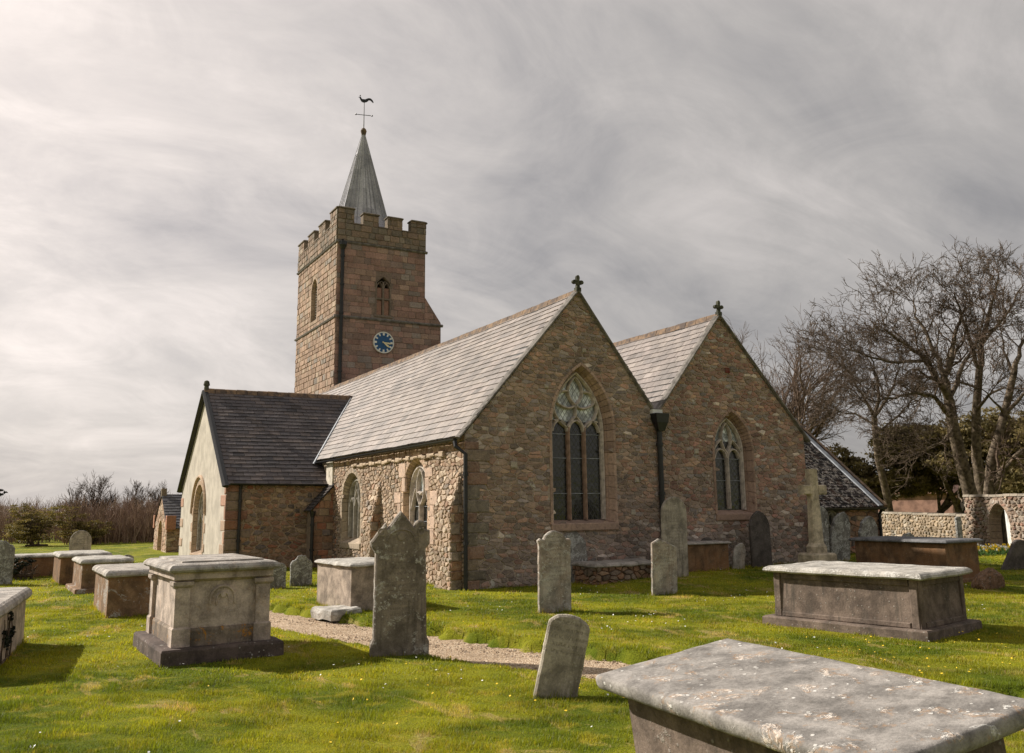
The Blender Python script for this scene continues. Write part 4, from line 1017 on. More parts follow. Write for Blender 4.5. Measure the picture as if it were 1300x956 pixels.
for k in range(NS):
    t0, t1 = 2*math.pi*(k+.5)/NS+R(4), 2*math.pi*(k+1.5)/NS+R(4)
    for a in (0, .25, .5, .75):
        top = Hs*(.99 if a == 0 else .80); p = [sv(t0, h).lerp(sv(t1, h), a) for h in (0, Hs*.4, top)]
        tube(mb, p, [.026, .022, .012], 5, c=(.27, .27, .30) if a else (.42, .42, .46))
mb.build('batten_rolls', 'spirelead', sp)
mb = MB(); tube(mb, [(0, 0, 6.15), (0, 0, 6.28), (0, 0, 6.36), (0, 0, 6.46), (0, 0, 6.52)], [.10, .13, .15, .11, .04], 12); mb.build('cap', 'ridge', sp)
vn = MB(); tube(vn, [(0, 0, 6.4), (0, 0, 7.9)], [.028, .018], 8)
for th in (R(-14),):
    d_ = Vector((math.cos(th), math.sin(th), 0)); tube(vn, [Vector((0, 0, 7.2))-d_*.38, Vector((0, 0, 7.2))+d_*.38], .016, 6)
    for s_ in (-1, 1): q = Vector((0, 0, 7.2))+d_*.39*s_; tube(vn, [q-d_*.04, q-d_*.02, q+d_*.02, q+d_*.04], [.01, .045, .045, .01], 8)
vo = vn.build('weathervane', 'iron', sp)
# cockerel: head left, tail curling to the right, flat cut-out with thickness
ck_up = bez((-.20, .30), (-.17, .12), (-.05, .06), (.10, .12), 8)+bez((.10, .12), (.20, .22), (.30, .26), (.44, .02), 9)[1:]
mb = MB(); wd = [.035, .04, .045, .055, .075, .085, .085, .08, .075]+[.07, .06, .055, .055, .055, .05, .045, .04, .015]
FV = Fr((0, 0, 7.84), (.93, -.36, 0), (0, 0, 1)); n = len(ck_up); vs = []
for i, (u, v) in enumerate(ck_up):
    a = ck_up[max(0, i-1)]; b = ck_up[min(n-1, i+1)]; dx, dy = b[0]-a[0], b[1]-a[1]; L = math.hypot(dx, dy); nx, ny = -dy/L, dx/L; w_ = wd[i]
    for s_, nn_ in ((-1, -.015), (1, -.015), (1, .015), (-1, .015)): vs.append(FV(u+nx*w_*s_, v+ny*w_*s_, nn_))
mb.add(vs, [(i*4+k, i*4+(k+1) % 4, (i+1)*4+(k+1) % 4, (i+1)*4+k) for i in range(n-1) for k in range(4)]+[(3, 2, 1, 0), tuple((n-1)*4+k for k in range(4))])
mb.add([FV(-.22, .31, 0), FV(-.30, .28, 0), FV(-.22, .25, 0), FV(-.22, .28, .02)], [(0, 1, 3), (1, 2, 3), (2, 0, 3), (0, 2, 1)])
mb.add([FV(-.24, .34, -.01), FV(-.16, .34, -.01), FV(-.19, .42, 0), FV(-.24, .34, .01), FV(-.16, .34, .01)], [(0, 1, 2), (3, 2, 4), (0, 2, 3), (1, 4, 2)])
mb.build('cockerel', 'iron', sp)

# --- vestry on the north side
FV1 = Fr((W2x, 2, 0), (1, 0, 0), (0, 0, 1)); vw = arch(3.15, .42, .28, 1.05, 1.52); vwi = arch(3.15, .33, .36, 1.04, 1.43)
pv = [(0, -.1), (5.25, -.1), (5.25, 1.62), (0, 1.62)]
mb = MB(); backing(mb, FV1, pv, [vw], c=(.22, .17, .13)); rubble(mb, FV1, pv, [vw], .28, .14, PAL_T, depth=.035, gap=.016, seed=95)
xe = W2x+5.25
mb.add([Vector(p) for p in ((xe, 2, -.1), (xe, 9.8, -.1), (xe, 9.8, 1.62), (xe, 6.0, 5.05), (xe, 2, 1.62))], [(0, 1, 2, 3, 4)], (.2, .16, .12))
mb.build('vestry_wall', 'tower', ch)
c = 3.15; B = []
v1 = bez((c, .92), (c-.2, 1.05), (c-.18, 1.25), (c, 1.38)); B += [v1, mir(c, v1)]
B += [bez((c-.32, .9), (c-.26, 1.05), (c-.12, 1.12)), mir(c, bez((c-.32, .9), (c-.26, 1.05), (c-.12, 1.12)))]
window(FV1, vw, vwi, .14, (.16, .14, .12), B, 'small dark window of the low vestry', band=.09, tr='tracery_grey', mull=[(c, .36, .94)], mullmat='tracery_grey', seed=56)
fr = Fr((W2x, 1.82, 1.52), (1, 0, 0), (0, 4.18, 3.60)); HV = math.hypot(4.18, 3.6)
SV = [(.035, .03, .03), (.03, .028, .028), (.045, .036, .034), (.07, .045, .035)]
mb = roof_plane(fr, 5.35, HV, expo=.16, wid=.2, cols=SV, seed=67)
fr = Fr((W2x+5.35, 10.2, 1.52), (-1, 0, 0), (0, -4.2, 3.60)); b2 = roof_plane(fr, 5.35, HV, expo=.2, wid=.3, cols=SV, seed=68); mb.add(b2.v, b2.f, b2.c)
rf4 = mb.build('roof', 'slate_lichen', ch); rf4['label'] = 'lichen-speckled dark roof of the vestry'
mb = MB(); FX = Fr((xe, 0, 0), (0, 1, 0), (0, 0, 1)); bar2(mb, FX, [(1.80, 1.52), (6.0, 5.16)], .16, -.02, .22, (.6, .6, .6)); mb.build('verge', 'ridge', ch)
mb = MB(); fr = Fr((xe-.20, 1.82, 1.55), (1, 0, 0), (0, 4.18, 3.60)); fbox(mb, fr, -.02, .17, -.02, HV, .0, .045); mb.build('flashing', 'lead', ch)
mb = MB(); gutter((W2x, 1.76, 1.50), (xe+.05, 1.76, 1.50), mb, .07); mb.build('gutter', 'iron', ch)
mb = pipe([(xe-.08, 1.78, 1.46), (xe-.05, 1.92, 1.3), (xe-.05, 1.92, 0)], ch); mb.build('downpipe', 'iron', ch)

# --- south porch, far left
PX, PY, PH, PW, PE = -2.9, 23.3, 2.28, 1.9, 1.0
FP = Fr((PX, PY, 0), (0, -1, 0), (0, 0, 1))
do = arch(.0, .62, -.1, .62, 1.25); di = arch(.0, .50, -.1, .60, 1.12)
pp_ = [(-PW, -.15), (PW, -.15), (PW, PE), (0, PH), (-PW, PE)]
mb = MB(); backing(mb, FP, pp_, [do], c=(.42, .34, .26)); rubble(mb, FP, pp_, [do], .3, .17, [(3, (.42, .28, .20)), (2, (.36, .22, .15)), (2, (.46, .36, .27))], depth=.03, seed=97)
surround(mb, FP, do, di, .16, .3, (.48, .32, .22), 3); 
FQ = Fr((PX, PY-PW, 0), (1, 0, 0), (0, 0, 1)); pq = [(0, -.15), (2.9, -.15), (2.9, PE), (0, PE)]
backing(mb, FQ, pq, [], c=(.28, .22, .17)); rubble(mb, FQ, pq, [], .3, .15, PAL_T, depth=.03, seed=98)
mb.build('porch_wall', 'rubble_warm', ch)
mb = MB(); backing(mb, FP, di, [], n=-.32, c=(.3, .3, .3)); mb.build('porch_door', 'bark', ch)
hp = math.hypot(PW+.12, PH-PE+.12); fr = Fr((PX-.05, PY-PW-.12, PE-.06), (1, 0, 0), (0, PW+.12, PH-PE+.1))
mb = roof_plane(fr, 3.0, hp, expo=.2, wid=.3, cols=[(.10, .10, .115), (.13, .13, .14)], seed=69)
fr = Fr((PX+2.95, PY+PW+.12, PE-.06), (-1, 0, 0), (0, -PW-.12, PH-PE+.1)); b2 = roof_plane(fr, 3.0, hp, expo=.2, wid=.3, cols=[(.10, .10, .115)], seed=70); mb.add(b2.v, b2.f, b2.c)
mb.build('porch_roof', 'slate_wings', ch)
mb = MB(); fr = Fr((PX, PY, 0), (0, -1, 0), (0, 0, 1)); bbox(mb, fr, PW-.2, PW+.14, .9, 1.45, -.3, .06, (.40, .20, .13), .02); mb.build('kneeler', 'dressed', ch); mb = MB(); bbox(mb, fr, -PW-.14, -PW+.2, .9, 1.45, -.3, .06, (.40, .20, .13), .02)
mb.build('kneeler', 'dressed', ch); mb = MB(); bbox(mb, fr, -.1, .1, PH-.05, PH+.3, -.15, .06, (.25, .2, .15), .03); mb.build('porch_finial', 'dressed', ch)
# ------------------------------------------------------------------ tombs
def nz(p, s=1.0, seed=0.0): return noise.noise(Vector((p[0]*s+seed, p[1]*s-seed, p[2]*s+seed*2)))
def rings(mb, W, L, prof, c=(1, 1, 1), wob=.004, step=.14, seed=0.0, ws=6, round_=0.0, cap=True, capb=False):
    """rectangular loft; prof = [(outset, z)...]; subdivided edges with slight wear"""
    nx, ny = max(2, int(W/step)), max(2, int(L/step)); base = len(mb.v)
    def loop(o, z):
        w_, l_ = W/2+o, L/2+o; pts = []
        for i in range(nx): pts.append((-w_+2*w_*i/nx, -l_))
        for i in range(ny): pts.append((w_, -l_+2*l_*i/ny))
        for i in range(nx): pts.append((w_-2*w_*i/nx, l_))
        for i in range(ny): pts.append((-w_, l_-2*l_*i/ny))
        out = []
        for x, y in pts:
            if round_:
                cx_, cy_ = max(-w_+round_, min(w_-round_, x)), max(-l_+round_, min(l_-round_, y))
                dx, dy = x-cx_, y-cy_; d = math.hypot(dx, dy)
                if abs(dx) > 1e-6 and abs(dy) > 1e-6 and d > round_: x, y = cx_+dx/d*round_, cy_+dy/d*round_
            p = Vector((x, y, z)); k = wob*(nz(p, ws, seed)+.6*nz(p, ws*3, seed+5)); kz = wob*(nz(p, ws, seed+9)+.6*nz(p, ws*3, seed+3))
            r_ = math.hypot(x, y) or 1; out.append(Vector((x+x/r_*k, y+y/r_*k, z+kz)))
        return out
    n = 2*(nx+ny); vs = []
    for o, z in prof: vs += loop(o, z)
    fs = [(r*n+i, r*n+(i+1) % n, (r+1)*n+(i+1) % n, (r+1)*n+i) for r in range(len(prof)-1) for i in range(n)]
    if cap:
        # grid cap with surface undulation
        o, z = prof[-1]; w_, l_ = W/2+o, L/2+o; b = len(vs); top = (len(prof)-1)*n
        idx = {}
        for i in range(nx): idx[i, 0] = top+i
        for j in range(ny): idx[nx, j] = top+nx+j
        for i in range(nx): idx[nx-i, ny] = top+nx+ny+i
        for j in range(ny): idx[0, ny-j] = top+2*nx+ny+j
        for i in range(1, nx):
            for j in range(1, ny):
                x, y = -w_+2*w_*i/nx, -l_+2*l_*j/ny; p = Vector((x, y, z)); vs.append(Vector((x, y, z+wob*.8*(nz(p, ws*.6, seed)+.5*nz(p, ws*2, seed))))); idx[i, j] = len(vs)-1
        fs += [(idx[i, j], idx[i+1, j], idx[i+1, j+1], idx[i, j+1]) for i in range(nx) for j in range(ny)]
    if capb: fs.append(tuple(range(n-1, -1, -1)))
    mb.add(vs, fs, c)
def place(o, cornerxy, rz, W, L, z=None, tilt=(0, 0)):
    """near-left corner (x,y) at ground, local X = width, local Y = length"""
    X = Vector((math.cos(rz), math.sin(rz), 0)); Y = Vector((-math.sin(rz), math.cos(rz), 0)); c = Vector((cornerxy[0], cornerxy[1], 0))+X*W/2+Y*L/2
    o.location = (c.x, c.y, (gz(c.x, c.y) if z is None else z)-.02); o.rotation_euler = (tilt[0], tilt[1], rz); return o
def tomb(name, label, group, corner, rz, parts, W, L, z=None, tilt=(0, 0)):
    o = empty(name, (0, 0, 0), label, 'tomb', group); place(o, corner, rz, W, L, z, tilt)
    for pn, mat, w_, l_, prof, kw in parts:
        mb = MB(); rings(mb, w_, l_, prof, **kw); mb.build(pn, mat, o)
    return o
GT = 'stone tombs on the churchyard grass'
def lidprof(t, over=0.0, soft=.02):
    return [(-.06, 0), (over-.01, .0), (over+.01, t*.25), (over, t*.6), (over-.03, t*.85), (over-.06, t)]
def shift(p, dz): return [(o, z+dz) for o, z in p]
# T1: ornate cream tomb front left
W, L = 1.42, 1.95
t1 = tomb('chest_tomb', 'ornate buff chest tomb with corner pilasters and a carved arch, on a dark plinth', GT, (-6.64, -5.72), R(2.5), [
    ('plinth', 'tomb_plinth', W, L, [(.0, -.1), (.0, .17), (-.015, .195), (-.03, .20)], dict(seed=1, wob=.008)),
    ('body', 'tomb_buff', 1.04, 1.56, [(0, .2), (-.005, .98)], dict(seed=2, wob=.002, cap=False)),
    ('cornice', 'tomb_buff', 1.10, 1.62, [(-.03, .93), (.015, .955), (.035, .965), (.035, 1.03), (.05, 1.045)], dict(seed=3, wob=.003)),
    ('lid', 'lid_pale', 1.10, 1.62, [(.03, 1.045), (.085, 1.05), (.105, 1.075), (.10, 1.10), (.07, 1.13), (.03, 1.145), (-.03, 1.15), (-.06, 1.15), (-.065, 1.17), (-.09, 1.172)], dict(seed=4, wob=.002))], W, L, z=-.06)
mb = MB(); rings(mb, 1.10, 1.62, [(0, .19), (.0, .37), (-.02, .40), (-.03, .40)], seed=5, wob=.003, cap=False)
mb.build('foot', 'tomb_foot', t1)
mb = MB()
for sx in (-1, 1):
    for sy in (-1, 1):
        m2 = MB(); rings(m2, .21, .21, [(.0, .2), (.0, .40), (-.012, .415), (-.02, .42), (-.02, .87), (.0, .88), (.012, .90), (.012, .94)], seed=6+sx, wob=.0015, step=.1)
        for v in m2.v: v.x += sx*.475; v.y += sy*.735
        m2.build('pilaster', 'tomb_buff', t1)
# carved arch on the end panel
mb = MB(); F = Fr((0, -.785, 0), (1, 0, 0), (0, 0, 1))
ar = [(-.145, .66), (-.145, .72)]+[(-.145*math.cos(math.pi*k/14), .72+.145*math.sin(math.pi*k/14)) for k in range(15)]+[(.145, .72), (.145, .66)]
bar2(mb, F, ar, .03, -.004, .012); ar2 = [(-.075*math.cos(math.pi*k/10), .70+.09*math.sin(math.pi*k/10)) for k in range(11)]; bar2(mb, F, [(-.075, .655)]+ar2+[(.075, .655)], .016, -.004, .009)
disc(mb, Fr((0, -.787, .765), (1, 0, 0), (0, 0, 1)), 0, .03, 0, .012, 16)
for v0 in (.60, .56, .52, .48): pass
mb.build('carved_arch', 'tomb_buff', t1)
def chest(name, label, corner, rz, W, L, h, body, lid, over=.05, lt=.09, taper=.0, foot=None, seed=1, z=None, tilt=(0, 0), panels=False, plinth=None, wob=.005, lwob=.008, pm=None):
    parts = []
    z0 = 0
    if plinth: parts.append(('plinth', pm or body, W, L, [(0, -.12), (0, plinth-.02), (-.02, plinth), (-.04, plinth)], dict(seed=seed, wob=.006))); z0 = plinth; ins = .13
    else: ins = 0
    bw, bl = W-2*ins, L-2*ins
    parts.append(('body', body, bw, bl, [(0, z0-.1 if not plinth else z0), (-taper, h-lt)], dict(seed=seed+1, wob=wob)))
    parts.append(('lid', lid, bw-2*taper, bl-2*taper, shift(lidprof(lt, over), h-lt), dict(seed=seed+2, wob=lwob, ws=4, round_=.03)))
    o = tomb(name, label, GT, corner, rz, parts, W, L, z, tilt)
    return o, bw, bl, z0
t9, bw, bl, z0 = chest('chest_tomb', 'long brown panelled chest tomb with a pale moulded lid and stepped plinth', (1.72, -9.44), R(11.5), 1.60, 2.36, .86, 'tomb_brown', 'lid_white', over=.13, lt=.085, taper=.03, plinth=.17, seed=20, z=-.04, lwob=.010)
# raised frames of T9: corner strips and rails, tapering
mb = MB()
FL = Fr((-bw/2+.015, 0, 0), (0, -1, 0), (0, 0, 1)); FN = Fr((0, -bl/2+.015, 0), (1, 0, 0), (0, 0, 1))
for F, half in ((FL, bl/2), (FN, bw/2)):
    for a, b in ((-half+.0, -half+.13), (half-.13, half-.0)): bbox(mb, F, a+.015, b-.015, z0, .775, -.02, .022, (1, 1, 1), .008)
    bbox(mb, F, -half+.13, half-.13, .69, .775, -.02, .016, (1, 1, 1), .008); bbox(mb, F, -half+.13, half-.13, z0, z0+.07, -.02, .03, (1, 1, 1), .012)
mb.build('panel_frame', 'tomb_brown', t9)
chest('chest_tomb', 'large rust-brown chest tomb with a smooth grey slab top, near the daffodils', (8.68, -4.95), R(3), 1.45, 2.45, .90, 'tomb_rust2', 'lid_grey', over=.10, lt=.075, plinth=.10, seed=30, z=0, lwob=.004)
chest('chest_tomb', 'plain cement-faced box tomb with a worn whitish lid standing beyond the gravel path', (-3.22, -2.25), R(5), .98, 1.5, .80, 'tomb_cement', 'lid_white', over=.05, lt=.07, seed=40, z=.0, lwob=.014)
chest('chest_tomb', 'rusty tomb blotched with grey lichen at its corners, directly behind the ornate buff tomb', (-6.78, -.36), R(2), 1.25, 1.9, .79, 'tomb_rust', 'lid_pale', over=.06, lt=.11, seed=50, z=-.06, lwob=.010)
chest('chest_tomb', 'brown tomb on a low stone step with a whitish lid, third back on the left', (-7.0, 4.75), R(3), 1.25, 1.9, .71, 'tomb_rust', 'lid_white', over=.05, lt=.10, plinth=.09, seed=60, z=-.04, lwob=.014)
chest('chest_tomb', 'narrow rusty tomb showing only its end behind the stepped tomb on the left', (-7.2, 7.6), R(3), 1.1, 1.7, .72, 'tomb_rust2', 'lid_white', over=.05, lt=.10, seed=70, z=-.03, lwob=.014)
chest('chest_tomb', 'low far red-brown tomb with a white lid beside a dark bush', (-8.6, 10.9), R(3), 1.75, .9, .55, 'tomb_rust2', 'lid_white', over=.05, lt=.08, seed=80, z=0, lwob=.01)
t5, *_ = chest('chest_tomb', 'pinkish tomb with a moulded lid and dead ivy at the left edge', (-9.42, -5.20), R(-7), 1.12, 2.7, .76, 'tomb_buff', 'lid_pale', over=.07, lt=.13, taper=.02, seed=90, z=-.06, lwob=.006)
chest('table_tomb', 'low tomb of rough rubble with a thick uneven slab, against the gable wall', (2.6, -.98), R(1), 1.75, .85, .42, 'rock', 'lid_pale', over=.06, lt=.09, seed=100, z=gz(3.3, -.5), wob=.03, lwob=.02)
chest('chest_tomb', 'small red brick tomb with a pale slab, half hidden behind the pointed grey headstones', (5.05, -.75), R(0), 1.5, .68, .68, 'tomb_rust2', 'lid_pale', over=.06, lt=.06, seed=110, z=gz(5, -.5), lwob=.01)
lt_ = [o_ for o_ in scn.objects if o_.get('label', '').startswith('low tomb of rough rubble')][0]
mb = MB(); F = Fr((-.875, -.425-.005, 0), (1, 0, 0), (0, 0, 1)); pl = [(0, -.1), (1.75, -.1), (1.75, .34), (0, .34)]; backing(mb, F, pl, [], c=(.2, .14, .1)); rubble(mb, F, pl, [], .17, .10, [(3, (.26, .15, .09)), (2, (.22, .17, .13)), (1, (.3, .2, .13))], depth=.05, gap=.014, seed=77)
F = Fr((-.875-.005, .425, 0), (0, -1, 0), (0, 0, 1)); pl = [(0, -.1), (.85, -.1), (.85, .34), (0, .34)]; rubble(mb, F, pl, [], .17, .10, [(3, (.26, .15, .09)), (2, (.22, .17, .13))], depth=.05, gap=.014, seed=78)
mb.build('stonework', 'rubble', lt_)
# white footing stone beside the cement tomb
o = empty('ledger_stone', (-3.45, -2.2, .0), 'flat white weathered slab lying at the foot of the cement-faced tomb', 'slab', None, R(8)); mb = MB()
rings(mb, .55, .75, [(0, -.1), (.01, .0), (-.01, .05), (-.04, .07)], seed=7, wob=.03); mb.build('slab', 'lid_white', o)
# foreground slab tomb (sinks a little to the left)
B_ = Vector((-4.11, -12.28, .85)); A_ = Vector((-5.09, -12.22, .715)); X = (B_-A_).normalized(); Yn = Vector((.047, 1, .0)); Z = X.cross(Yn).normalized(); Y = Z.cross(X)
Wf, Lf = 1.02, 2.1
o = empty('table_tomb', (0, 0, 0), 'broad foreground tomb whose mottled mauve-grey slab fills the bottom right', 'tomb', GT)
Mx = Matrix((X, Y, Z)).transposed().to_4x4(); Mx.translation = B_-X*Wf/2-Y*Lf/2; o.matrix_world = Mx
mb = MB(); rings(mb, Wf, Lf, [(-.08, -.10), (-.04, -.095), (-.012, -.08), (-.002, -.055), (.0, -.02), (-.008, -.005), (-.02, .0), (-.05, .001)], seed=12, wob=.0035, ws=7, step=.05, round_=.015); mb.build('slab', 'lid_mauve', o, smooth=True)
mb = MB(); rings(mb, Wf-.26, Lf-.26, [(0.03, -1.1), (.03, -.85), (0, -.82), (0, -.12)], seed=13, wob=.004, cap=False); mb.build('body', 'tomb_brown', o)

# ------------------------------------------------------------------ headstones
def outline(kind, w, h, n=14):
    hw = w/2; P = []
    if kind == 'round': P = [(hw, h-hw*.55)]+[(hw*math.cos(a), h-hw*.55+hw*.55*math.sin(a)) for a in [math.pi*k/n for k in range(1, n)]]+[(-hw, h-hw*.55)]
    elif kind == 'pointed':
        a = arch(0, hw, 0, h-hw*1.35, h, n)[2:]; P = a
    elif kind == 'lowpoint': P = arch(0, hw, 0, h-hw*1.02, h, n)[2:]
    elif kind == 'gabled':   # stepped gable with rounded shoulders
        P = [(hw, h-.46), (hw+.05, h-.40), (hw+.05, h-.24), (hw*.80, h-.20)]+[(hw*.80-.01+.075*math.cos(t_), h-.19+.075*math.sin(t_)) for t_ in (-.2, .5, 1.2, 1.9, 2.6, 3.3)]+[(hw*.42, h-.16), (0, h), (-hw*.42, h-.16), (-hw*.55, h-.21), (-hw*.60, h-.14), (-hw-.06, h-.36), (-hw-.05, h-.42), (-hw, h-.50)]
    elif kind == 'scroll':   # round head between small shoulder scrolls
        P = [(hw, h-.24), (hw+.01, h-.18), (hw*.92, h-.13), (hw*.72, h-.14)]+[(hw*.70*math.cos(t_), h-.16+.16*math.sin(t_)) for t_ in [math.pi*k/12 for k in range(1, 12)]]+[(-hw*.72, h-.14), (-hw*.92, h-.12), (-hw-.02, h-.16), (-hw, h-.22)]
    elif kind == 'peak': P = [(hw, h-.16), (hw*.5, h-.10), (-hw*.45, h), (-hw, h-.09)]
    elif kind == 'ogee': P = [(hw, h-.20), (hw*.82, h-.12), (hw*.6, h-.10), (hw*.35, h-.02), (0, h), (-hw*.35, h-.02), (-hw*.6, h-.10), (-hw*.82, h-.12), (-hw, h-.20)]
    elif kind == 'ragged': P = [(hw, h*.75), (hw*.8, h*.9), (hw*.35, h), (-hw*.1, h*.96), (-hw*.6, h*.86), (-hw, h*.6)]
    return P
def headstone(label, x, y, rz, w, h, t_, kind, mat, tilt=0.0, lean=0.0, foot=None, z=None, seed=1, wear=.006, group='headstones standing in the churchyard', cat='headstone', name='headstone', inset=False):
    P = outline(kind, w, h); rough = []
    base = [(-w/2, -.3), (w/2, -.3)] if not foot else [(-w/2-foot, -.3), (w/2+foot, -.3), (w/2+foot, .16), (w/2+foot*.3, .22)]
    tail = [] if not foot else [(-w/2-foot*.3, .22), (-w/2-foot, .16)]
    P = base+P+tail; dense = []
    for i in range(len(P)):
        a, b = P[i], P[(i+1) % len(P)]; L_ = math.hypot(b[0]-a[0], b[1]-a[1]); m = max(1, int(L_/.04))
        for k in range(m): q = (lerp(a[0], b[0], k/m), lerp(a[1], b[1], k/m)); dense.append(q)
    D = []
    for u, v in dense:
        p = Vector((u*1.0, v, seed)); k = wear*(nz(p, 9, seed)+.8*nz(p, 26, seed+4)+.5*nz(p, 3, seed)); r_ = math.hypot(u, v-h*.5) or 1
        D.append((u+u/r_*k, v+(v-h*.5)/r_*k))
    n = len(D); cu, cv_ = 0, h*.5; e = min(.018, t_*.22)
    def ins(d):
        out = []
        for i in range(n):
            a, b, c_ = D[i-1], D[i], D[(i+1) % n]; dx, dy = c_[0]-a[0], c_[1]-a[1]; L_ = math.hypot(dx, dy) or 1; out.append((b[0]-dy/L_*d, b[1]+dx/L_*d))
        return out
    I = ins(e); vs = [Vector((u, t_/2, v)) for u, v in I]+[Vector((u, t_/2-e, v)) for u, v in D]+[Vector((u, -t_/2+e, v)) for u, v in D]+[Vector((u, -t_/2, v)) for u, v in I]
    fs = [(r*n+i, r*n+(i+1) % n, (r+1)*n+(i+1) % n, (r+1)*n+i) for r in range(3) for i in range(n)]
    # faces: grid-ish fans
    loops = [[Vector((u, v, 0)) for u, v in I]]
    for a, b, c_ in tessellate_polygon(loops):
        A, B, Cc = loops[0][a], loops[0][b], loops[0][c_]; s = (B-A).cross(Cc-A).z
        f_ = (a, b, c_) if s > 0 else (a, c_, b)
        fs.append(tuple(3*n+i for i in f_)); fs.append(tuple(i for i in f_[::-1]))
    mb = MB(); mb.add(vs, [f_[::-1] if len(f_) == 4 else f_ for f_ in fs])
    o = mb.build(name, mat); tag(o, label, cat, group); o.location = (x, y, (gz(x, y) if z is None else z)); 
    o.rotation_euler = (tilt, lean, rz); return o
h1 = headstone('tallest foreground headstone with a peaked top, dark face and white lichen spots', -4.02, -6.42, R(-11), .62, 1.72, .13, 'gabled', 'hs_dark', tilt=R(1.5), lean=R(-.4), foot=.045, z=-.07, seed=3)
# inscription panel arch on h1
mb = MB(); F = Fr((0, -.066, 0), (1, 0, 0), (0, 0, 1)); a_ = [(-.17*math.cos(math.pi*k/12), 1.36+.14*math.sin(math.pi*k/12)) for k in range(13)]
bar2(mb, F, a_, .022, -.005, .010); disc(mb, Fr((0, -.066, 1.42), (1, 0, 0), (0, 0, 1)), 0, .05, 0, .012, 14)
for s_ in (-1, 1): disc(mb, Fr((s_*.245, -.066, 1.47), (1, 0, 0), (0, 0, 1)), .03, .05, 0, .012, 14)
mb.build('carving', 'hs_dark', h1)
headstone('grey lichened headstone with a scrolled round top, on the lawn before the big window', -.43, -4.20, R(-2), .60, 1.28, .09, 'scroll', 'hs_grey', tilt=R(-1), lean=R(1.2), seed=5, wear=.012, z=0)
headstone('small round-topped headstone leaning to the right in the foreground', -3.70, -9.43, R(-24), .40, .84, .085, 'round', 'hs_moss', lean=R(13), tilt=R(2), seed=6, z=-.14)
headstone('short grey slab with a slanting broken top in front of a taller pointed stone', 2.66, -3.17, R(1), .60, 1.06, .08, 'peak', 'hs_grey', lean=R(2), seed=8, wear=.012, z=-.02)
headstone('tall pale headstone with a pointed arch top rising behind the short slanting slab', 4.36, -1.45, R(0), .68, 1.72, .09, 'lowpoint', 'hs_moss', lean=R(1), seed=9, z=gz(4.5, -1.4))
headstone('small narrow grey stone leaning left in the shade under the narrower window', 7.02, -.55, R(-4), .36, .62, .07, 'ragged', 'hs_grey', lean=R(8), seed=10)
headstone('dark headstone with a pointed arch top below the narrower window', 7.85, -.50, R(-4), .62, 1.36, .09, 'pointed', 'hs_black', lean=R(-1), seed=11)
headstone('lower squat dark stone leaning by the wall between the two gables', 6.25, -.32, R(0), .5, .75, .09, 'lowpoint', 'hs_black', lean=R(4), seed=12)
headstone('smaller and left one of the two little headstones beside the brown transept wall', -3.18, 2.84, R(-3), .42, .54, .07, 'round', 'hs_lichen', seed=13, z=0, wear=.01)
headstone('larger and right one of the two little headstones beside the brown transept wall', -2.54, 3.16, R(3), .50, .66, .07, 'ogee', 'hs_lichen', seed=14, z=0, wear=.01)
headstone('grey rounded headstone at the left edge behind the pinkish tomb', -8.5, 8.6, R(-4), .62, 1.0, .10, 'ogee', 'hs_lichen', seed=15, z=0)
headstone('far pale headstone with a rounded top behind the stepped tomb', -6.45, 13.7, R(0), .60, 1.10, .10, 'lowpoint', 'hs_moss', seed=16, z=0)
headstone('distant small grey headstone near the thicket, right of the far pale one', -5.0, 14.5, R(0), .35, .28, .1, 'round', 'hs_lichen', seed=36, z=0)
headstone('tall lichen-white stone standing behind the stone cross, on its left', 10.1, -.35, R(-6), .50, 1.45, .10, 'lowpoint', 'hs_lichen', lean=R(2), seed=17)
headstone('whitish leaning stone just right of the stone cross shaft', 10.95, -.2, R(-10), .62, 1.3, .10, 'ragged', 'hs_lichen', lean=R(6), seed=18, wear=.02)
headstone('rough lichen-covered headstone against the vestry wall beside the rust-brown tomb', 12.3, -.1, R(-8), .62, 1.15, .12, 'ragged', 'hs_lichen', lean=R(-3), seed=19, wear=.02)
headstone('shorter crumbling stone leaning in front of the vestry, far right of the cross', 12.75, -.9, R(-4), .55, .72, .10, 'ragged', 'hs_lichen', lean=R(6), seed=20, wear=.02)
headstone('low round dark stone under the small vestry window', 11.7, .8, R(0), .5, .62, .1, 'round', 'hs_black', seed=21)
headstone('grey slab leaning far over at the right edge by the daffodils', 13.0, -3.7, R(-15), .72, .75, .12, 'round', 'hs_black', lean=R(34), seed=22, z=.02)
headstone('weathered carved stone propped against the gable wall beneath the big window', 2.62, -.14, R(0), .72, 1.12, .14, 'ragged', 'hs_lichen', tilt=R(-10), seed=23, wear=.03)
headstone('tiny white marker stone on the far side of the rust-brown tomb', 13.6, -1.9, R(0), .2, 1.15, .08, 'round', 'hs_lichen', seed=24)
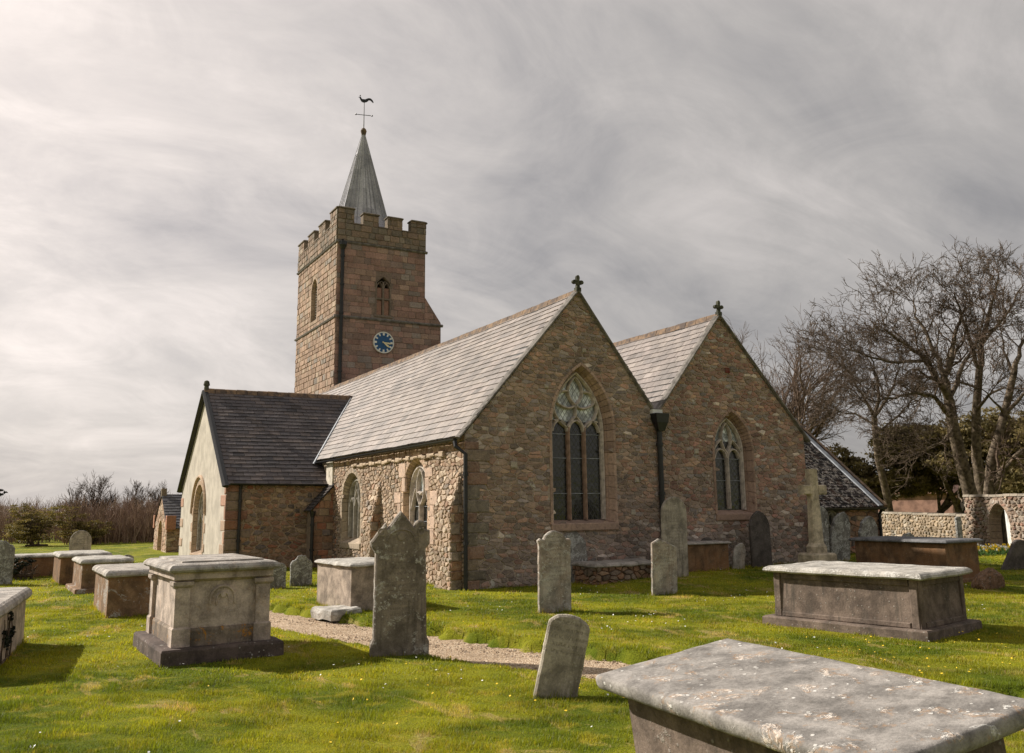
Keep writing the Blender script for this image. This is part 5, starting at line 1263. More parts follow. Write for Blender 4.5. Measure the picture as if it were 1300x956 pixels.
# stone cross memorial
o = empty('memorial_cross', (7.85, -2.25, gz(7.85, -2.2)-.16), 'buff stone cross on a two-step base, lit on its left edge, near the vestry', 'cross', None, R(-3)); 
mb = MB(); rings(mb, .92, .80, [(0, -.1), (0, .2), (-.02, .22)], seed=2, wob=.006); mb.build('step', 'hs_grey', o)
mb = MB(); rings(mb, .66, .54, [(0, .22), (0, .56), (-.03, .60)], seed=4, wob=.006); mb.build('step', 'cross_buff', o)
mb = MB()
def prism(mb, pr, c=(1, 1, 1)):   # pr list of (cx, z, hw, hd)
    vs = []; ch_ = .28
    for cx_, z, hw, hd in pr:
        b = min(hw, hd)*ch_
        for x, y in ((-hw+b, -hd), (hw-b, -hd), (hw, -hd+b), (hw, hd-b), (hw-b, hd), (-hw+b, hd), (-hw, hd-b), (-hw, -hd+b)): vs.append(Vector((cx_+x, y, z)))
    n = len(pr); mb.add(vs, [(r*8+i, r*8+(i+1) % 8, (r+1)*8+(i+1) % 8, (r+1)*8+i) for r in range(n-1) for i in range(8)]+[tuple(range(7, -1, -1)), tuple(8*(n-1)+i for i in range(8))], c)
prism(mb, [(0, .58, .20, .16), (0, .74, .20, .16), (0, .82, .145, .12), (0, 1.88, .115, .10)]); mb.build('shaft', 'cross_buff', o)
mb = MB(); prism(mb, [(0, 1.88, .115, .10), (0, 2.12, .115, .10), (0, 2.13, .118, .102), (0, 2.50, .118, .102)])
for s_ in (-1, 1):
    vs = []; 
    for x, k in ((.10, 1), (.345, 1)):
        for y, z in ((-.075, -.11), (.075, -.11), (.10, -.085), (.10, .085), (.075, .11), (-.075, .11), (-.10, .085), (-.10, -.085)): vs.append(Vector((s_*x, y, 2.02+z)))
    mb.add(vs, [(i, (i+1) % 8, 8+(i+1) % 8, 8+i) for i in range(8)]+[tuple(8+i for i in range(8)), tuple(range(7, -1, -1))])
mb.build('cross_head', 'cross_buff', o)
# kerb and rock
o = empty('grave_kerb', (5.75, -3.72, 0.02), 'low pale stone kerb with an upright end post, left of the long brown tomb', 'kerb', None, R(-14)); mb = MB()
rings(mb, .85, .12, [(0, -.1), (0, .07), (-.015, .09)], seed=3, wob=.006); mb.build('rail', 'lid_pale', o)
mb = MB(); rings(mb, .16, .14, [(0, -.1), (0, .30), (-.02, .33)], seed=3, wob=.008)
for v in mb.v: v.x += .52
mb.build('end_post', 'hs_black', o)
bm = bmesh.new(); bmesh.ops.create_icosphere(bm, subdivisions=4, radius=1)
for v in bm.verts:
    p = v.co.copy(); k = 1+.22*noise.noise(p*1.3)+.10*noise.noise(p*4)+.04*noise.noise(p*10); v.co = Vector((max(-.85, min(.85, p.x*k)), max(-.8, min(.8, p.y*k)), max(-.8, min(.9, p.z*k))))
me = bpy.data.meshes.new('rock'); bm.to_mesh(me); bm.free(); me.materials.append(M_['rock'])
a = me.color_attributes.new('Col', 'FLOAT_COLOR', 'POINT'); a.data.foreach_set('color', [1.0]*(4*len(me.vertices)))
o = bpy.data.objects.new('rock', me); col.objects.link(o); o.location = (8.55, -5.85, .10); o.scale = (.36, .22, .25); o.rotation_euler = (0, R(-32), R(-10)); tag(o, 'reddish-brown rough boulder leaning on the grass right of the tombs', 'rock')

# ------------------------------------------------------------------ churchyard walls
def ywall(label, p0, p1, h0, h1_, th, seed, sw=.34, sh=.19, pal=None, hole=None, holei=None):
    p0, p1 = Vector((*p0, 0)), Vector((*p1, 0)); d = p1-p0; L = d.length; F = Fr(p0, d, (0, 0, 1)); 
    o = empty('churchyard_wall', p0, label, 'wall', None, 0); 
    F = Fr((0, 0, 0), d, (0, 0, 1)); pl = [(0, -.3), (L, -.3), (L, h1_), (0, h0)]; mb = MB()
    backing(mb, F, pl, [hole] if hole else [], c=(.36, .30, .23), n=-.015); rubble(mb, F, pl, [hole] if hole else [], sw, sh, pal or PAL_S, depth=.05, gap=.02, seed=seed, inset=.25)
    if hole: surround(mb, F, hole, holei, .22, .35, (.30, .23, .18), 4)
    vs = [F(0, -.3, -.02), F(0, h0, -.02), F(0, h0, -th), F(0, -.3, -th), F(L, -.3, -.02), F(L, h1_, -.02), F(L, h1_, -th), F(L, -.3, -th)]
    mb.add(vs, [(3, 2, 1, 0), (4, 5, 6, 7), (1, 2, 6, 5), (2, 3, 7, 6)], (.30, .25, .19)); mb.build('stonework', 'yardwall', o)
    mb = MB(); n = int(L/.4); rr = random.Random(seed)
    for i in range(n):
        a, b = L*i/n, L*(i+1)/n; h = lerp(h0, h1_, (i+.5)/n)+rr.uniform(-.015, .02); q = F(a+.006, 0, 0)
        m2 = [F(a+.006, h-.01, .05), F(b-.006, h-.01, .05), F(b-.006, h-.01, -th-.04), F(a+.006, h-.01, -th-.04), F(a+.01, h+.07, .03), F(b-.01, h+.07, .03), F(b-.01, h+.07, -th), F(a+.01, h+.07, -th)]
        mb.add(m2, BF, cmul((.27, .235, .19), rr.uniform(.8, 1.25)))
    mb.build('coping', 'yardwall', o); return o, F
PALW = [(3, (.33, .26, .185)), (3, (.28, .215, .15)), (1, (.24, .20, .16)), (1, (.38, .32, .25))]
PALH = [(3, (.25, .18, .135)), (3, (.23, .19, .155)), (1, (.30, .24, .18)), (1, (.27, .165, .125))]
ywall('low sunlit churchyard wall of pale stones behind the rust-brown tomb', (25.3, 10.2), (21.75, 3.2), 1.16, 1.12, .4, 201, sw=.24, sh=.12, pal=PALW)
do = arch(2.05, .60, -.1, .86, 1.58); di = arch(2.05, .50, -.1, .86, 1.46)
wo_, FW = ywall('higher reddish churchyard wall pierced by an arched doorway, at the right edge', (21.55, 3.2), (17.2, -5.2), 1.80, 1.82, 1*.45, 202, sw=.24, sh=.12, pal=PALH, hole=do, holei=di)
mb = MB(); backing(mb, FW, di, [], n=-.42); dr = mb.build('door_opening', 'bark', wo_)
# white plank door standing ajar inside the arch
mb = MB(); Fd = Fr(FW(2.05+.02, -.1, -.22), FW.U*.93+FW.N*-.12, (0, 0, 1)); 
for k in range(4):
    top = (1.44, 1.38, 1.26, 1.02)[k]
    bbox(mb, Fd, k*.112, k*.112+.108, 0, top, -.03, .02, (1, 1, 1), .006)
mb.build('door_leaf', 'door', wo_)

# ------------------------------------------------------------------ trees
def tubes_np(segs, sides):
    """segs: list of (pts, radii) -> verts, faces"""
    V = []; Fc = []; b = 0
    for pts, rad in segs:
        n = len(pts); s = sides if rad[0] < .05 else max(sides, 6); s = 9 if rad[0] > .12 else s
        P = np.array(pts); D = np.gradient(P, axis=0); D /= np.linalg.norm(D, axis=1)[:, None]+1e-9
        ref = np.array([.13, .31, .94]) if abs(D[0, 2]) < .9 else np.array([1., .1, 0])
        A = np.cross(D, ref); A /= np.linalg.norm(A, axis=1)[:, None]+1e-9; B = np.cross(D, A)
        th = np.arange(s)*2*math.pi/s; r = np.array(rad)[:, None, None]
        ring = P[:, None, :]+r*(A[:, None, :]*np.cos(th)[None, :, None]+B[:, None, :]*np.sin(th)[None, :, None])
        V.append(ring.reshape(-1, 3)); i = np.arange(n-1)[:, None]*s; k = np.arange(s)[None, :]; k2 = (k+1) % s
        Fc.append(np.stack([b+i+k, b+i+k2, b+i+s+k2, b+i+s+k], -1).reshape(-1, 4)); b += n*s
    return np.concatenate(V), np.concatenate(Fc)
def np_mesh(name, V, Fc, mat, parent=None, colr=None, smooth=False):
    me = bpy.data.meshes.new(name); k = Fc.shape[1]; me.vertices.add(len(V)); me.vertices.foreach_set('co', V.astype(np.float32).ravel())
    me.loops.add(Fc.size); me.loops.foreach_set('vertex_index', Fc.astype(np.int32).ravel())
    me.polygons.add(len(Fc)); me.polygons.foreach_set('loop_start', np.arange(0, Fc.size, k)); me.polygons.foreach_set('loop_total', np.full(len(Fc), k))
    if smooth: me.polygons.foreach_set('use_smooth', np.full(len(Fc), True))
    me.update()
    if colr is not None:
        a = me.color_attributes.new('Col', 'FLOAT_COLOR', 'POINT'); arr = np.ones((len(V), 4), np.float32); arr[:, :3] = colr; a.data.foreach_set('color', arr.ravel())
    me.materials.append(M_[mat]); o = bpy.data.objects.new(name, me); col.objects.link(o)
    if parent: o.parent = parent
    return o
def grow(out, p, d, L, r, lvl, rnd, P):
    n = max(3, int(P.get('n', 5)-lvl*.5)); pts = [p.copy()]; q = p.copy(); dd = d.copy()
    curl = P['curl']*(1+.25*lvl); grav = P['up'][min(lvl, len(P['up'])-1)]; wind = P.get('wind', Vector((0, 0, 0)))
    for i in range(n):
        dd = (dd+Vector((rnd.gauss(0, curl), rnd.gauss(0, curl), rnd.gauss(0, curl)+grav))+wind*.12*(lvl > 0)).normalized(); q = q+dd*(L/n); pts.append(q.copy())
    rend = r*P['taper']; rad = [r+(rend-r)*i/n for i in range(n+1)]
    out[0 if lvl <= P['trunklv'] else 1].append(([tuple(x) for x in pts], rad))
    if lvl >= P['lv']: return
    k = P['kids'][lvl]
    for c_ in range(k):
        f = rnd.uniform(P['start'][lvl], 1.0) if c_ else 1.0; idx = min(n, max(1, int(round(f*n)))); base = pts[idx]; bd = (pts[idx]-pts[idx-1]).normalized()
        ang = rnd.uniform(*P['ang']) if c_ else rnd.uniform(.1, .35); az = rnd.uniform(0, 6.283); o1 = bd.orthogonal().normalized(); o2 = bd.cross(o1)
        nd = (bd*math.cos(ang)+(o1*math.cos(az)+o2*math.sin(az))*math.sin(ang)).normalized()
        rr = rad[idx]*(rnd.uniform(.5, .75) if c_ else .9); grow(out, base, nd, L*P['ls'][lvl]*rnd.uniform(.7, 1.15)*(1.0 if c_ else 1.0), max(rr, P['minr']), lvl+1, rnd, P)
def bare_tree(label, loc, seed, L, r, P, stems=None, mats=('bark', 'twig'), group='bare trees around the churchyard', name='bare_tree'):
    rnd = random.Random(seed); out = ([], [])
    for k_, (off, d, l_, r_) in enumerate(stems or [((0, 0, -.3), (0, 0, 1), L, r)]): grow(out, Vector(off), Vector(d).normalized(), l_, r_, 0 if (k_ == 0 or len(stems) < 4) else 1, rnd, P)
    o = empty(name, loc, label, 'tree', group); V, Fc = tubes_np(out[0], 6); np_mesh('trunk', V, Fc, mats[0], o, smooth=True)
    if out[1]: V, Fc = tubes_np(out[1], 3); np_mesh('crown', V, Fc, mats[1], o)
    return o
OAK = dict(n=6, curl=.13, up=[.02, .05, .035, .03, .02, .02], taper=.66, trunklv=1, lv=6, kids=[5, 4, 4, 4, 4, 4], start=[.55, .35, .25, .2, .2, .2], ang=(.45, 1.05), ls=[.75, .68, .66, .62, .62, .6], minr=.011)
wl = Vector((-.55, .10, .0))
LIMBS = {
 'TC': [
  ( [(28.38, 7.3, 0.9), (28.12, 7.25, 1.79), (27.54, 7.19, 3.58), (27.16, 7.12, 4.87), (26.93, 7.01, 6.01)] , (0.34, 0.22) ),
  ( [(26.93, 7.01, 6.01), (26.73, 6.9, 6.98), (27.13, 6.81, 7.99), (27.61, 6.64, 9.19), (28.18, 6.59, 10.09)] , (0.2, 0.04) ),
  ( [(26.93, 7.01, 6.01), (26.05, 6.85, 6.85), (25.15, 6.72, 7.59), (24.2, 6.89, 8.2), (23.21, 7.09, 8.8)] , (0.19, 0.04) ),
  ( [(27.12, 7.07, 5.2), (25.77, 6.84, 6.01), (24.35, 6.78, 6.14), (23.26, 6.98, 5.91), (22.42, 7.25, 5.74)] , (0.12, 0.03) ),
  ( [(26.73, 6.9, 6.98), (26.35, 7.1, 8.15), (26.11, 7.44, 9.37), (26.09, 7.68, 10.45)] , (0.13, 0.03) ),
  ( [(26.97, 6.95, 6.17), (28.37, 6.99, 7.77), (29.33, 6.91, 8.87), (29.88, 6.8, 10.13)] , (0.12, 0.03) ),
  ( [(25.15, 6.72, 7.59), (23.63, 6.91, 7.43), (22.14, 7.03, 7.5), (21.1, 7.09, 7.75)] , (0.09, 0.025) ),
  ( [(27.16, 7.12, 4.87), (26.11, 6.93, 4.18), (24.93, 6.84, 3.83), (23.65, 6.95, 3.96)] , (0.07, 0.02) ),
 ],
 'TD': [
  ( [(30.64, 8.39, 0.77), (30.45, 8.24, 1.96), (30.07, 8.08, 3.67), (29.91, 7.74, 5.71), (29.88, 7.35, 7.58)] , (0.3, 0.16) ),
  ( [(29.88, 7.35, 7.58), (29.9, 7.08, 8.77), (30.27, 6.84, 9.99), (30.48, 6.62, 11.04), (30.79, 6.46, 12.03)] , (0.16, 0.03) ),
  ( [(29.88, 7.35, 7.58), (29.01, 7.13, 8.7), (28.29, 6.9, 9.99), (27.68, 6.73, 10.76)] , (0.12, 0.03) ),
  ( [(29.9, 7.08, 8.77), (31.11, 6.9, 9.73), (31.95, 6.65, 10.84), (32.68, 6.54, 11.63)] , (0.1, 0.03) ),
  ( [(29.91, 7.74, 5.71), (29.66, 6.93, 6.3), (29.54, 6.13, 6.54), (29.53, 5.45, 6.45)] , (0.09, 0.02) ),
  ( [(29.88, 7.53, 6.73), (28.14, 7.29, 6.94), (26.74, 7.46, 6.55)] , (0.07, 0.02) ),
 ],
 'TE': [
  ( [(27.46, 6.07, 0.85), (27.32, 5.91, 1.94), (27.29, 5.63, 3.33), (27.61, 5.05, 5.19), (27.83, 4.56, 6.89)] , (0.28, 0.13) ),
  ( [(27.39, 5.91, 1.78), (27.24, 5.16, 2.92), (27.49, 4.41, 3.61), (27.84, 3.81, 3.85)] , (0.2, 0.09) ),
  ( [(27.83, 4.56, 6.89), (28.14, 4.27, 7.99), (28.8, 4.11, 9.16)] , (0.13, 0.03) ),
  ( [(27.61, 5.05, 5.19), (27.71, 4.26, 5.9), (27.92, 3.52, 6.6)] , (0.1, 0.03) ),
  ( [(27.83, 4.56, 6.89), (27.85, 4.91, 7.91), (28.21, 5.11, 8.79)] , (0.08, 0.02) ),
  ( [(27.61, 5.05, 5.19), (26.29, 4.82, 5.89), (25.52, 4.62, 6.14)] , (0.06, 0.02) ),
 ],
 'TB': [
  ( [(28.31, 11.48, 0.61), (27.91, 11.39, 2.03), (27.44, 11.31, 3.62), (27.21, 11.17, 4.86), (27.1, 11.06, 5.65)] , (0.2, 0.13) ),
  ( [(27.1, 11.06, 5.65), (26.52, 10.99, 6.43), (25.75, 10.93, 7.1), (25.38, 10.98, 7.8)] , (0.1, 0.025) ),
  ( [(27.1, 11.06, 5.65), (27.47, 10.95, 6.83), (27.39, 10.99, 7.93), (27.34, 11.17, 8.88)] , (0.1, 0.025) ),
  ( [(27.1, 11.06, 5.65), (27.56, 10.64, 6.44), (27.69, 10.11, 7.46), (27.51, 9.68, 8.29)] , (0.09, 0.025) ),
  ( [(27.21, 11.17, 4.86), (27.51, 10.29, 5.5), (27.72, 9.56, 6.15)] , (0.07, 0.02) ),
  ( [(27.19, 11.11, 5.21), (26.19, 11.32, 5.73), (25.15, 11.52, 5.88)] , (0.07, 0.02) ),
 ],
}
def limb_tree(label, key, seed, twig, P, dens=1.0, mats=('bark', 'twig')):
    LB = LIMBS[key]; root = Vector(LB[0][0][0]); loc = Vector((root.x, root.y, -.3)); rnd = random.Random(seed); out = ([], [])
    cen = Vector(LB[0][0][-1])
    for li, (pts, (r0, r1)) in enumerate(LB):
        pts = [Vector(p)-loc for p in pts]
        if li == 0: pts[0].z = -.1
        fine = []
        for i in range(len(pts)-1):
            for k in range(3):
                q = pts[i].lerp(pts[i+1], k/3); fine.append(q+Vector((rnd.gauss(0, .04), rnd.gauss(0, .04), rnd.gauss(0, .03))) if (i+k and li) else q)
        fine.append(pts[-1]); n = len(fine)-1; rad = [lerp(r0, r1, (i/n)**.8) for i in range(n+1)]
        if li == 0: rad[0] *= 1.35
        out[0].append(([tuple(x) for x in fine], rad))
        if li == 0: continue
        for i in range(2, n+1):
            m = 1 if rnd.random() < dens else 0
            if i == n: m += 3
            for _ in range(m):
                d = (fine[i]-fine[i-1]).normalized(); o1 = d.orthogonal().normalized(); o2 = d.cross(o1); az = rnd.uniform(0, 6.28); ang = rnd.uniform(.35, 1.0)
                nd = (d*math.cos(ang)+(o1*math.cos(az)+o2*math.sin(az))*math.sin(ang)+Vector((0, 0, .25))).normalized()
                grow(out, fine[i], nd, twig*rnd.uniform(.7, 1.2), max(.018, rad[i]*.5), 2, rnd, P)
    o = empty('bare_tree', loc, label, 'tree', 'bare trees around the churchyard'); V, Fc = tubes_np(out[0], 6); np_mesh('trunk', V, Fc, mats[0], o, smooth=True)
    V, Fc = tubes_np(out[1], 3); np_mesh('crown', V, Fc, mats[1], o); return o
PT = dict(n=7, curl=.12, up=[0, 0, .015, .02, .02, .01], taper=.5, trunklv=1, lv=5, kids=[0, 0, 5, 4, 4], start=[0, 0, .25, .25, .25], ang=(.4, 1.0), ls=[1, 1, .68, .68, .62], minr=.012)
limb_tree('large bare tree with a leaning trunk and wide crown swept left over the wall', 'TC', 301, 1.3, dict(PT, wind=Vector((-.35, .1, .1))), 1.0)
limb_tree('tallest bare tree with a straight upright trunk at the top right', 'TD', 302, 1.1, PT, .6)
limb_tree('bare tree forking low into thick pale limbs at the right edge', 'TE', 303, 1.25, PT, .8, ('bark', 'twig_warm'))
limb_tree('smaller bare tree with a slim trunk and spreading crown beyond the vestry roof', 'TB', 304, 1.1, dict(PT, wind=Vector((-.3, .1, .0))), .9)
FAN = dict(n=6, curl=.07, up=[.0, .06, .05, .04, .03, .02], taper=.6, trunklv=1, lv=5, kids=[9, 6, 5, 5, 5], start=[.6, .3, .25, .2, .2], ang=(.3, .8), ls=[.85, .68, .62, .6, .55], minr=.011)
bare_tree('round-headed bare tree showing behind the smaller gable', (28.3, 18.6, -.2), 305, 3.4, .30, dict(PT, lv=5, curl=.07, up=[0, .02, .03, .03, .02, .01], kids=[0, 7, 6, 5, 4], start=[0, .3, .2, .2, .2], ls=[1, .62, .6, .6, .55], ang=(.3, .75)), mats=('bark', 'twig_warm'),
    stems=[((0, 0, -.3), (0, 0, 1), 4.2, .30)]+[((0, 0, 3.2), (math.cos(a)*b, math.sin(a)*b, 1), 4.6*(1.03-.16*b), .15) for a, b in ((0, .0), (.4, .75), (1.5, .6), (2.6, .8), (3.7, .7), (4.8, .65), (5.6, .8), (2.0, 1.2), (3.0, 1.2), (.9, .4))])
def foliage(mb_name, parent, mat, blobs, n, leaf, rnd_seed, flat=.5, shade=(.55, 1.25), hollow=.35, clump=.0):
    """leaf quads spread through the volume of several lumpy clumps"""
    rs_ = np.random.RandomState(rnd_seed); tot = sum(b[3]*b[4]*b[5] for b in blobs); C = []; SH = []
    for (x, y, z, rx, ry, rz_) in blobs:
        m = max(30, int(n*rx*ry*rz_/tot)); k = max(6, int(m/40)); 
        dirs = rs_.normal(size=(k, 3)); dirs /= np.linalg.norm(dirs, axis=1)[:, None]; rad = rs_.uniform(hollow, 1, size=(k, 1))**.5
        cc = dirs*rad*np.array([rx, ry, rz_]); tone = rs_.uniform(*shade, size=(k,))
        idx = rs_.randint(0, k, m); pos_ = cc[idx]+rs_.normal(size=(m, 3))*np.array([rx, ry, rz_*flat])*.13; C.append(pos_+np.array([x, y, z])); SH.append(tone[idx]*rs_.uniform(.8, 1.2, m))
    C = np.concatenate(C); SH = np.concatenate(SH); m = len(C)
    a = rs_.normal(size=(m, 3)); a /= np.linalg.norm(a, axis=1)[:, None]; b = np.cross(a, rs_.normal(size=(m, 3))); b /= np.linalg.norm(b, axis=1)[:, None]
    s = leaf*rs_.uniform(.6, 1.4, (m, 1)); V = np.stack([C-a*s, C+b*s*.55, C+a*s, C-b*s*.55], 1).reshape(-1, 3); Fc = np.arange(4*m).reshape(-1, 4)
    cl_ = np.repeat(SH, 4)[:, None]*np.array([[1, 1, 1]]); return np_mesh(mb_name, V, Fc, mat, parent, cl_)
def evergreen(label, loc, blobs, n, seed, mat='evergreen', leaf=.13, trunk=(.22, 2.5), group='dark evergreens beyond the churchyard wall', name='evergreen_tree'):
    o = empty(name, loc, label, 'tree', group); foliage('crown', o, mat, blobs, n, leaf, seed)
    out = ([], []); rnd = random.Random(seed); PP = dict(OAK, lv=2, kids=[4, 3], minr=.03, trunklv=2); grow(out, Vector((0, 0, -.3)), Vector((rnd.uniform(-.15, .15), 0, 1)).normalized(), trunk[1], trunk[0], 0, rnd, PP)
    V, Fc = tubes_np(out[0], 6); np_mesh('trunk', V, Fc, 'bark', o, smooth=True); return o
rr = random.Random(77)
def blobs(w, d, z0, z1, n, r, rnd):
    return [(rnd.uniform(-w, w), rnd.uniform(-d, d), rnd.uniform(z0, z1), r*rnd.uniform(.7, 1.3), r*rnd.uniform(.7, 1.2), r*rnd.uniform(.45, .75)) for _ in range(n)]
for i, (lb, x, y, w_, z0, z1, n_, r_) in enumerate([
    ('evergreen with a broken brown-green crown just right of the vestry roof', 33.0, 17.4, 1.3, 1.9, 4.4, 10, 1.25),
    ('low evergreen reaching over the left end of the low sunlit wall', 33.4, 15.3, 1.3, 2.4, 4.9, 10, 1.3),
    ('broad dark evergreen behind the slim bare tree', 33.9, 13.4, 1.4, 2.6, 5.5, 12, 1.4),
    ('dense olive evergreen behind the middle of the low wall', 34.2, 11.5, 1.4, 2.4, 5.7, 12, 1.4),
    ('evergreen filling the gap behind the tall upright bare tree', 34.6, 9.6, 1.4, 1.6, 5.7, 12, 1.4),
    ('rightmost evergreen, cut by the frame beyond the higher wall', 34.6, 7.6, 1.5, 1.4, 5.9, 13, 1.4)]):
    evergreen(lb, (x, y, -.2), blobs(w_*.9, w_, z0, z1, n_, r_, rr), 20000, 400+i, leaf=.085)
# far hedge and hill seen below the crowns
def hump(name, pts, w_, h, mat, kind='structure'):
    mb = MB(); m = 7; rg = random.Random(3)
    for i, (x, y) in enumerate(pts):
        a = pts[max(0, i-1)]; b = pts[min(len(pts)-1, i+1)]; d = Vector((b[0]-a[0], b[1]-a[1], 0)).normalized(); s = Vector((-d.y, d.x, 0)); hh = h[i]
        for k in range(m): q = (k/(m-1)-.5)*2; mb.v.append(Vector((x, y, -.5))+s*q*w_+Vector((0, 0, (hh+.5)*(1-q*q)))); mb.c.append((1, 1, 1))
    mb.f = [(i*m+k, i*m+k+1, (i+1)*m+k+1, (i+1)*m+k) for i in range(len(pts)-1) for k in range(m-1)]; mb.m = [0]*len(mb.f)
    return tag(mb.build(name, mat, smooth=True), kind=kind)
hx = [(-160+i*16, 300-abs(i-14)*3) for i in range(40)]
hump('hill', hx, 70, [1.6+.7*math.sin(i*.9)+.5*math.sin(i*2.3+1)+(1.2 if 6 < i < 10 else 0) for i in range(40)], 'hill')
hx = [(70+i*6, 95-i*9) for i in range(24)]
hump('hill', hx, 22, [4.0+1.6*math.sin(i*.8) for i in range(24)], 'hill')
# small pink-roofed house glimpsed through the trees
o = empty('house', (44.3, 21.0, 0), 'distant pinkish-roofed house glimpsed beneath the trees above the low wall', 'house', None, R(20)); mb = MB()
mb.add(box_v(-4, 4, -2.5, 2.5, 0, 2.1), BF, (1, 1, 1)); mb.build('wall', 'tile', o)
mb = MB(); mb.add([Vector(p) for p in ((-4.2, -2.8, 2.1), (4.2, -2.8, 2.1), (4.2, 0, 4.0), (-4.2, 0, 4.0), (4.2, 2.8, 2.1), (-4.2, 2.8, 2.1))], [(0, 1, 2, 3), (3, 2, 4, 5), (0, 3, 5), (1, 4, 2)]); mb.build('roof', 'tile', o)
mb = MB(); mb.add(box_v(1, 1.7, -.3, .4, 3.6, 4.9), BF); mb.build('chimney', 'tile', o)
mb = MB(); mb.add(box_v(-2.4, -1.3, -2.54, -2.5, .8, 1.7), BF); mb.build('window', 'glass', o)

# --- left background: thicket, bush, bare saplings
def thicket(name, label, boxlist, n, seed, mat, h=(1.5, 3.0)):
    rs_ = random.Random(seed); out = []
    for _ in range(n):
        (x0, x1, y0, y1) = boxlist[rs_.randrange(len(boxlist))]; p = Vector((rs_.uniform(x0, x1), rs_.uniform(y0, y1), -.1)); H_ = rs_.uniform(*h); d = Vector((rs_.gauss(0, .12), rs_.gauss(0, .12), 1)).normalized(); pts = [p]
        for i in range(4): d = (d+Vector((rs_.gauss(0, .07), rs_.gauss(0, .07), .02))).normalized(); pts.append(pts[-1]+d*H_/4)
        out.append(([tuple(q) for q in pts], [.022, .02, .016, .012, .006]))
        for _k in range(7):
            i = rs_.randint(1, 4); q = pts[i]; d2 = (d+Vector((rs_.gauss(0, .5), rs_.gauss(0, .5), .3))).normalized(); l_ = rs_.uniform(.3, .8); m_ = q+d2*l_*.5; e_ = m_+(d2+Vector((rs_.gauss(0, .3), rs_.gauss(0, .3), .1))).normalized()*l_*.5
            out.append(([tuple(q), tuple(m_), tuple(e_)], [.010, .008, .004]))
    V, Fc = tubes_np(out, 3); o = np_mesh(name, V, Fc, mat); return tag(o, label, 'undergrowth', None, 'stuff')
thicket('thicket', 'brown leafless thicket along the left edge of the churchyard', [(-14, 1.5, 38, 50), (-6, 1, 33, 42)], 2600, 501, 'twig_thicket', (1.0, 2.1))
thicket('thicket', 'far leafless scrub on the left', [(-30, -4, 52, 75), (0, 9, 46, 60)], 1200, 502, 'twig_thicket', (1.2, 2.5))
SAP = dict(n=7, curl=.05, up=[.02, .07, .06, .05, .03], taper=.4, trunklv=0, lv=4, kids=[16, 7, 5, 4], start=[.4, .3, .2, .2], ang=(.35, .75), ls=[.36, .6, .6, .55], minr=.008)
bare_tree('tallest slim bare tree rising above the thicket on the left', (-4.2, 39, -.1), 311, 2.7, .07, SAP)
bare_tree('slender bare tree just left of the cream gable', (-1.7, 43.5, -.1), 312, 2.7, .06, SAP)
bare_tree('thin leafless sapling standing right beside the porch roof', (-.2, 45.5, -.1), 313, 2.3, .05, SAP)
bare_tree('short spreading bare tree between the bush and the tall slim one', (-5.4, 38, -.1), 314, 2.2, .06, SAP)
def bush(label, loc, bl, n, seed, mat, leaf, group=None, name='bush'):
    o = empty(name, loc, label, 'bush', group); foliage('foliage', o, mat, bl, n, leaf, seed); out = ([], []); rnd = random.Random(seed)
    for k in range(6): grow(out, Vector((rnd.uniform(-.5, .5), 0, -.1)), Vector((rnd.uniform(-.5, .5), rnd.uniform(-.4, .4), 1)).normalized(), bl[0][2]*.55, .04, 0, rnd, dict(OAK, lv=3, kids=[4, 3, 3], minr=.006, trunklv=5))
    out[0].append(([(-.5, 0, .03), (0, 0, .05), (.5, 0, .03)], [.05, .06, .05])); V, Fc = tubes_np(out[0], 4); np_mesh('branches', V, Fc, 'twig', o); return o
rb = random.Random(12)
bush('yellow-olive bush with a ragged top on the left, nearest the dark pine branch', (-7.3, 33.0, 0), [(rb.uniform(-.9, .9), rb.uniform(-.8, .8), rb.uniform(.4, 1.75), .75, .6, .42) for _ in range(12)], 11000, 601, 'gorse', .04, 'olive bushes before the thicket')
bush('olive bush merging into the thicket, below the tallest slim tree', (-5.2, 33.5, 0), [(rb.uniform(-.9, .8), rb.uniform(-.8, .8), rb.uniform(.3, 1.6), .7, .6, .42) for _ in range(11)], 10000, 602, 'gorse', .04, 'olive bushes before the thicket')
bush('small dark bush at the end of the low far tomb', (-8.25, 10.3, 0), [(rb.uniform(-.35, .35), rb.uniform(-.2, .2), rb.uniform(.15, .38), .22, .2, .18) for _ in range(6)], 2600, 603, 'pine', .03, None)
# pine reaching in from outside the frame on the left
o = empty('pine_tree', (-11.6, 19.2, 0), 'dark pine whose tufted branch tip enters at the left edge', 'tree'); out = ([], [])
out[0].append(([(0, 0, -.2), (.05, 0, 1.2), (.1, 0, 2.6), (.1, 0, 4.2)], [.16, .14, .11, .03])); br = []
bt = []
for (z, l_, az) in ((1.9, 2.5, -.12), (2.1, 2.7, .0), (2.45, 2.1, .2), (2.9, 1.7, -.4), (2.2, 1.9, 2.6), (2.8, 1.5, 2.0), (3.3, 1.2, .6), (2.5, 1.8, 1.3), (2.0, 1.8, 3.6), (2.4, 1.7, 4.4)):
    e_ = (.1+l_*math.cos(az), l_*math.sin(az), z+.22*l_*.6); out[0].append(([(.1, 0, z), (.1+l_*.5*math.cos(az), l_*.5*math.sin(az), z+.02), e_], [.04, .03, .012]))
    for q in range(5): f = .45+.55*q/4; bt.append((.1+l_*f*math.cos(az), l_*f*math.sin(az), z+.1*f+.05+(.10 if q == 4 else 0), .20, .20, .12))
V, Fc = tubes_np(out[0], 6); np_mesh('trunk', V, Fc, 'bark', o); foliage('foliage', o, 'pine', bt, 9000, .045, 71)
